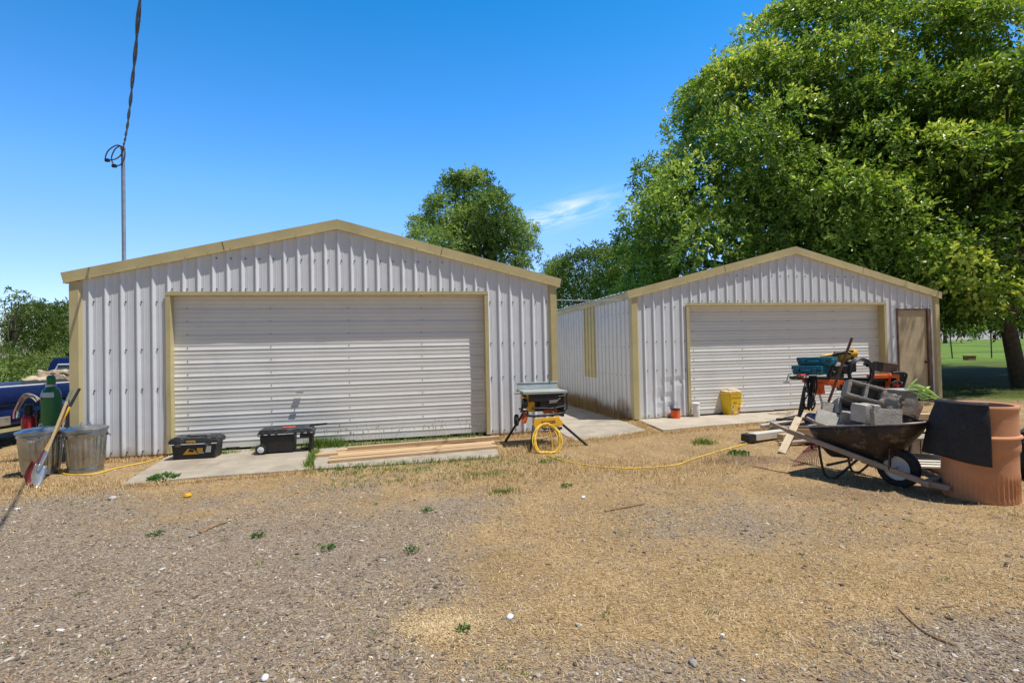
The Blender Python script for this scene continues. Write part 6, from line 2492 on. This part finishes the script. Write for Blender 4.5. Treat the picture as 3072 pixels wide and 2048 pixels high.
# green grass: strip along the first slab, slab joint, weeds before the door, tufts
gxs, gys, gl = [], [], []
for (ax, ay, bx_, by, k, sp, h) in ((-2.85, 6.85, -.25, 7.40, 300, .05, .075), (-2.6, 6.6, .2, 7.2, 380, .14, .04), (-2.2, 6.2, .5, 6.6, 300, .2, .035), (-3.15, 8.1, -2.85, 7.0, 170, .03, .13), (-4.25, 8.32, -3.6, 8.5, 160, .05, .12), (-3.45, 8.36, -.6, 9.02, 520, .05, .13),
                                    (-5.0, 7.9, -4.4, 8.2, 120, .04, .10), (.3, 7.0, .7, 7.3, 90, .08, .05), (-.7, 6.3, -.2, 6.5, 80, .1, .06), (-.25, 5.6, .0, 5.7, 60, .06, .05), (-3.4, 8.5, -2.9, 8.55, 260, .04, .20), (3.05, 7.15, 3.25, 7.25, 90, .05, .06),
                                    (2.95, 8.2, 3.2, 8.3, 90, .07, .10), (9.2, 13.5, 14, 15, 900, .9, .07)):
    t_ = rg.random(k)
    cx_ = ax + (bx_ - ax) * t_ + rg.normal(size=k) * sp
    cy_ = ay + (by - ay) * t_ + rg.normal(size=k) * sp
    gxs.append(cx_)
    gys.append(cy_)
    gl.append(np.full(k, h))
# scattered small green sprigs in the gravel
k = 60
cx_, cy_ = fan(k, 2.4, 6, 1.2)
gxs.append(np.repeat(cx_, 5) + rg.normal(size=k * 5) * .018)
gys.append(np.repeat(cy_, 5) + rg.normal(size=k * 5) * .018)
gl.append(np.full(k * 5, .022))
x, y, h = np.concatenate(gxs), np.concatenate(gys), np.concatenate(gl)
x, y, h = np.repeat(x, 4), np.repeat(y, 4), np.repeat(h, 4)
x = x + rg.normal(size=len(x)) * .014
y = y + rg.normal(size=len(y)) * .014
k_ = ~inside_building(x, y) | (y > 8.2) & (x < 0)
x, y, h = x[k_], y[k_], h[k_]
n = len(x)
q1 = blades(x, y, h * (.45 + .8 * rg.random(n)), .0035 + .003 * rg.random(n) + .012 * h, .1 + .55 * rg.random(n), .55 + .28 * rg.normal(size=n), .0)
V_, F_, T_ = q1
o = mesh_np('grass', V_, F_, M['grass_green'], None, T_)
tag(o, 'green grass blades growing along the slab edges and cracks', 'grass', kind='stuff')
o = mesh_np('spilled_grain', *p[:2], M['straw'], None, p[2])
tag(o, 'pale yellow grain spilled in a patch on the gravel', 'grain', kind='stuff')

# seed heads standing before the first door
k = 46
t_ = 3.6 + 2.75 * rg.random(k)
pts = [wall_pt(s_, .02 + .05 * rg.random(), 0) for s_ in t_]
mb = MB()
for p_ in pts:
    h = .16 + .16 * rg.random()
    lx = rg.normal() * .04
    tp = Vector((p_.x + lx, p_.y + rg.normal() * .02, -.03 + h))
    mb.tube([Vector((p_.x, p_.y, -.05)), (Vector((p_.x, p_.y, -.05)) + tp) / 2 + Vector((.004, 0, .01)), tp], .0022, 4)
    mb.tube([tp, tp + Vector((lx * .2, 0, .022)), tp + Vector((lx * .4, 0, .05))], [.003, .009, .002], 5)
o = mb.build('dry_stalks', mat('dry_stalk', (.50, .36, .22), .8))
tag(o, 'dry seed stalks standing along the foot of the wide door behind the lumber', 'stalks', kind='stuff')


# single weeds
def weed(label, x, y, r, n, leaf, seed):
    rr = np.random.default_rng(seed)
    z = gz_(x, y)
    a = rr.random(n) * 2 * PI
    e = .15 + .9 * rr.random(n)
    d = np.stack([np.cos(a) * np.cos(e), np.sin(a) * np.cos(e), np.sin(e)], 1)
    rad = r * rr.random(n) ** .6
    p = np.stack([np.cos(a) * rad, np.sin(a) * rad, .01 + .35 * r * (1 - rad / r) + 0 * a], 1)
    V, F, T = leaves(p, d, leaf * (.6 + .7 * rr.random(n)), rr, .42, .5, .25)
    V[:, 2] = np.maximum(V[:, 2], .002)
    t = thing('weed', label, 'weed', (x, y, z), 0, 'green weeds in the yard')
    mesh_np('foliage', V, F, M['weed'], t, T)
    mb = MB()
    for k in range(5):
        mb.tube([(0, 0, 0), Vector(p[k]) * .5 + Vector((0, 0, .01)), Vector(p[k])], .003, 5)
    mb.build('stem', M['weed'], t)


WD = [('leafy dark green weed at the near corner of the slab', 492, 1440, .15, 150, .07), ('green weed with upright leaves in the gravel', 776, 1610, .07, 60, .04), ('flat green weed in the gravel, widest of its neighbours', 470, 1608, .09, 70, .03),
      ('feathery green weed on the gravel below the slab joint', 985, 1645, .07, 60, .035), ('low green weed at the gravel edge below the lumber', 1235, 1655, .08, 80, .03), ('small green weed in the dry grass below the lumber end', 1285, 1535, .07, 60, .035),
      ('low dark weed on the bare soil before the scrap pile', 2215, 1375, .13, 120, .05), ('green weed in the dry grass nearest the table saw cord', 1700, 1463, .08, 70, .04), ('pale weed among gravel by the spilled grain', 1390, 1890, .05, 50, .03)]
for i, (lab, u, v, r, n, lf) in enumerate(WD):
    q = gnd(u, v)
    weed(lab, q.x, q.y, r * (1 if i in (0, 6) else .75), n, lf * (.9 if i in (0, 6) else .7), 100 + i)

# single stones and sticks
ST = [('pale tan stone in the dry grass before the slab', 338, 1500, .062, 'block_pale'), ('white stone on the boundary of gravel and straw', 1530, 1850, .035, 'chalk'), ('white stone at the lower frame edge in the gravel', 795, 2038, .030, 'chalk'),
      ('white stone lying on the golden straw', 2167, 1905, .016, 'chalk'), ('white flat stone on the straw near the curved stick', 1750, 1495, .035, 'chalk'), ('grey flat stone in the gravel farthest from the slab', 575, 1612, .035, 'block'),
      ('dark stone on the straw by the golden patch', 2524, 1752, .020, 'dark'), ('white chip lying by the shovel blades', 52, 1527, .030, 'chalk'), ('grey stone among the straw beside the gravel patch', 2080, 1992, .035, 'block')]
for i, (lab, u, v, r, m_) in enumerate(ST):
    q = gnd(u, v)
    mb = MB()
    r *= .8
    jv = [Vector(p) * (1 + .30 * mnoise.noise(Vector(p) * 1.7 + Vector((i * 3.7, 0, i)))) for p in iv2]
    mb.add([(p.x * r, p.y * r * .75, p.z * r * .55) for p in jv], [list(f) for f in if2], 0, True)
    o = mb.build('stone', M[m_], angle=60)
    o.location = (q.x, q.y, gz_(q.x, q.y) + r * .32)
    o.rotation_euler = (0, 0, i)
    tag(o, lab, 'stone', 'loose stones in the yard')
q = gnd(563, 1492)
o = MB().lathe([(0, 0), (.034, .004), (.040, .02), (.030, .04), (0, .046)], 18).build('plastic_disc', M['yellow'])
o.location = (q.x, q.y, gz_(q.x, q.y))
tag(o, 'small yellow plastic disc lying in the dry grass before the slab', 'plastic disc')
SK = [('curved dry stick lying on the straw in mid yard', ((1815, 1537), (1850, 1530), (1885, 1524), (1935, 1512)), .012), ('long dark twig in the straw toward the gravel patch', ((2690, 1820), (2740, 1870), (2790, 1905), (2865, 1935)), .008), ('arched twig on the straw beside the gravel patch', ((2795, 1840), (2820, 1822), (2880, 1818)), .007),
      ('short dark twig on the golden straw', ((2415, 1796), (2450, 1800), (2490, 1799)), .005), ('half buried grey stick in the gravel', ((600, 1605), (640, 1585), (690, 1568)), .014)]
for lab, pp, r in SK:
    pts = []
    for u, v in pp:
        q = gnd(u, v)
        pts.append(Vector((q.x, q.y, gz_(q.x, q.y) + r * .8)))
    tag(MB().tube(curve_pts(pts, 5), [r] * (len(curve_pts(pts, 5)) - 1) + [r * .4], 7).build('stick', M['bark_brown']), lab, 'stick', 'sticks lying in the yard')
# dark curled leaf
q = gnd(3010, 1700)
o = MB()
o.add([(0, 0, 0), (.03, .02, .02), (.08, 0, .035), (.03, -.02, .025)], [(0, 1, 2, 3)], 0, True)
o = o.build('dead_leaf', M['bark_brown'], solid=.002)
o.location = (q.x, q.y, gz_(q.x, q.y) + .005)
tag(o, 'curled dark dead leaf on the straw near the frame edge', 'leaf')
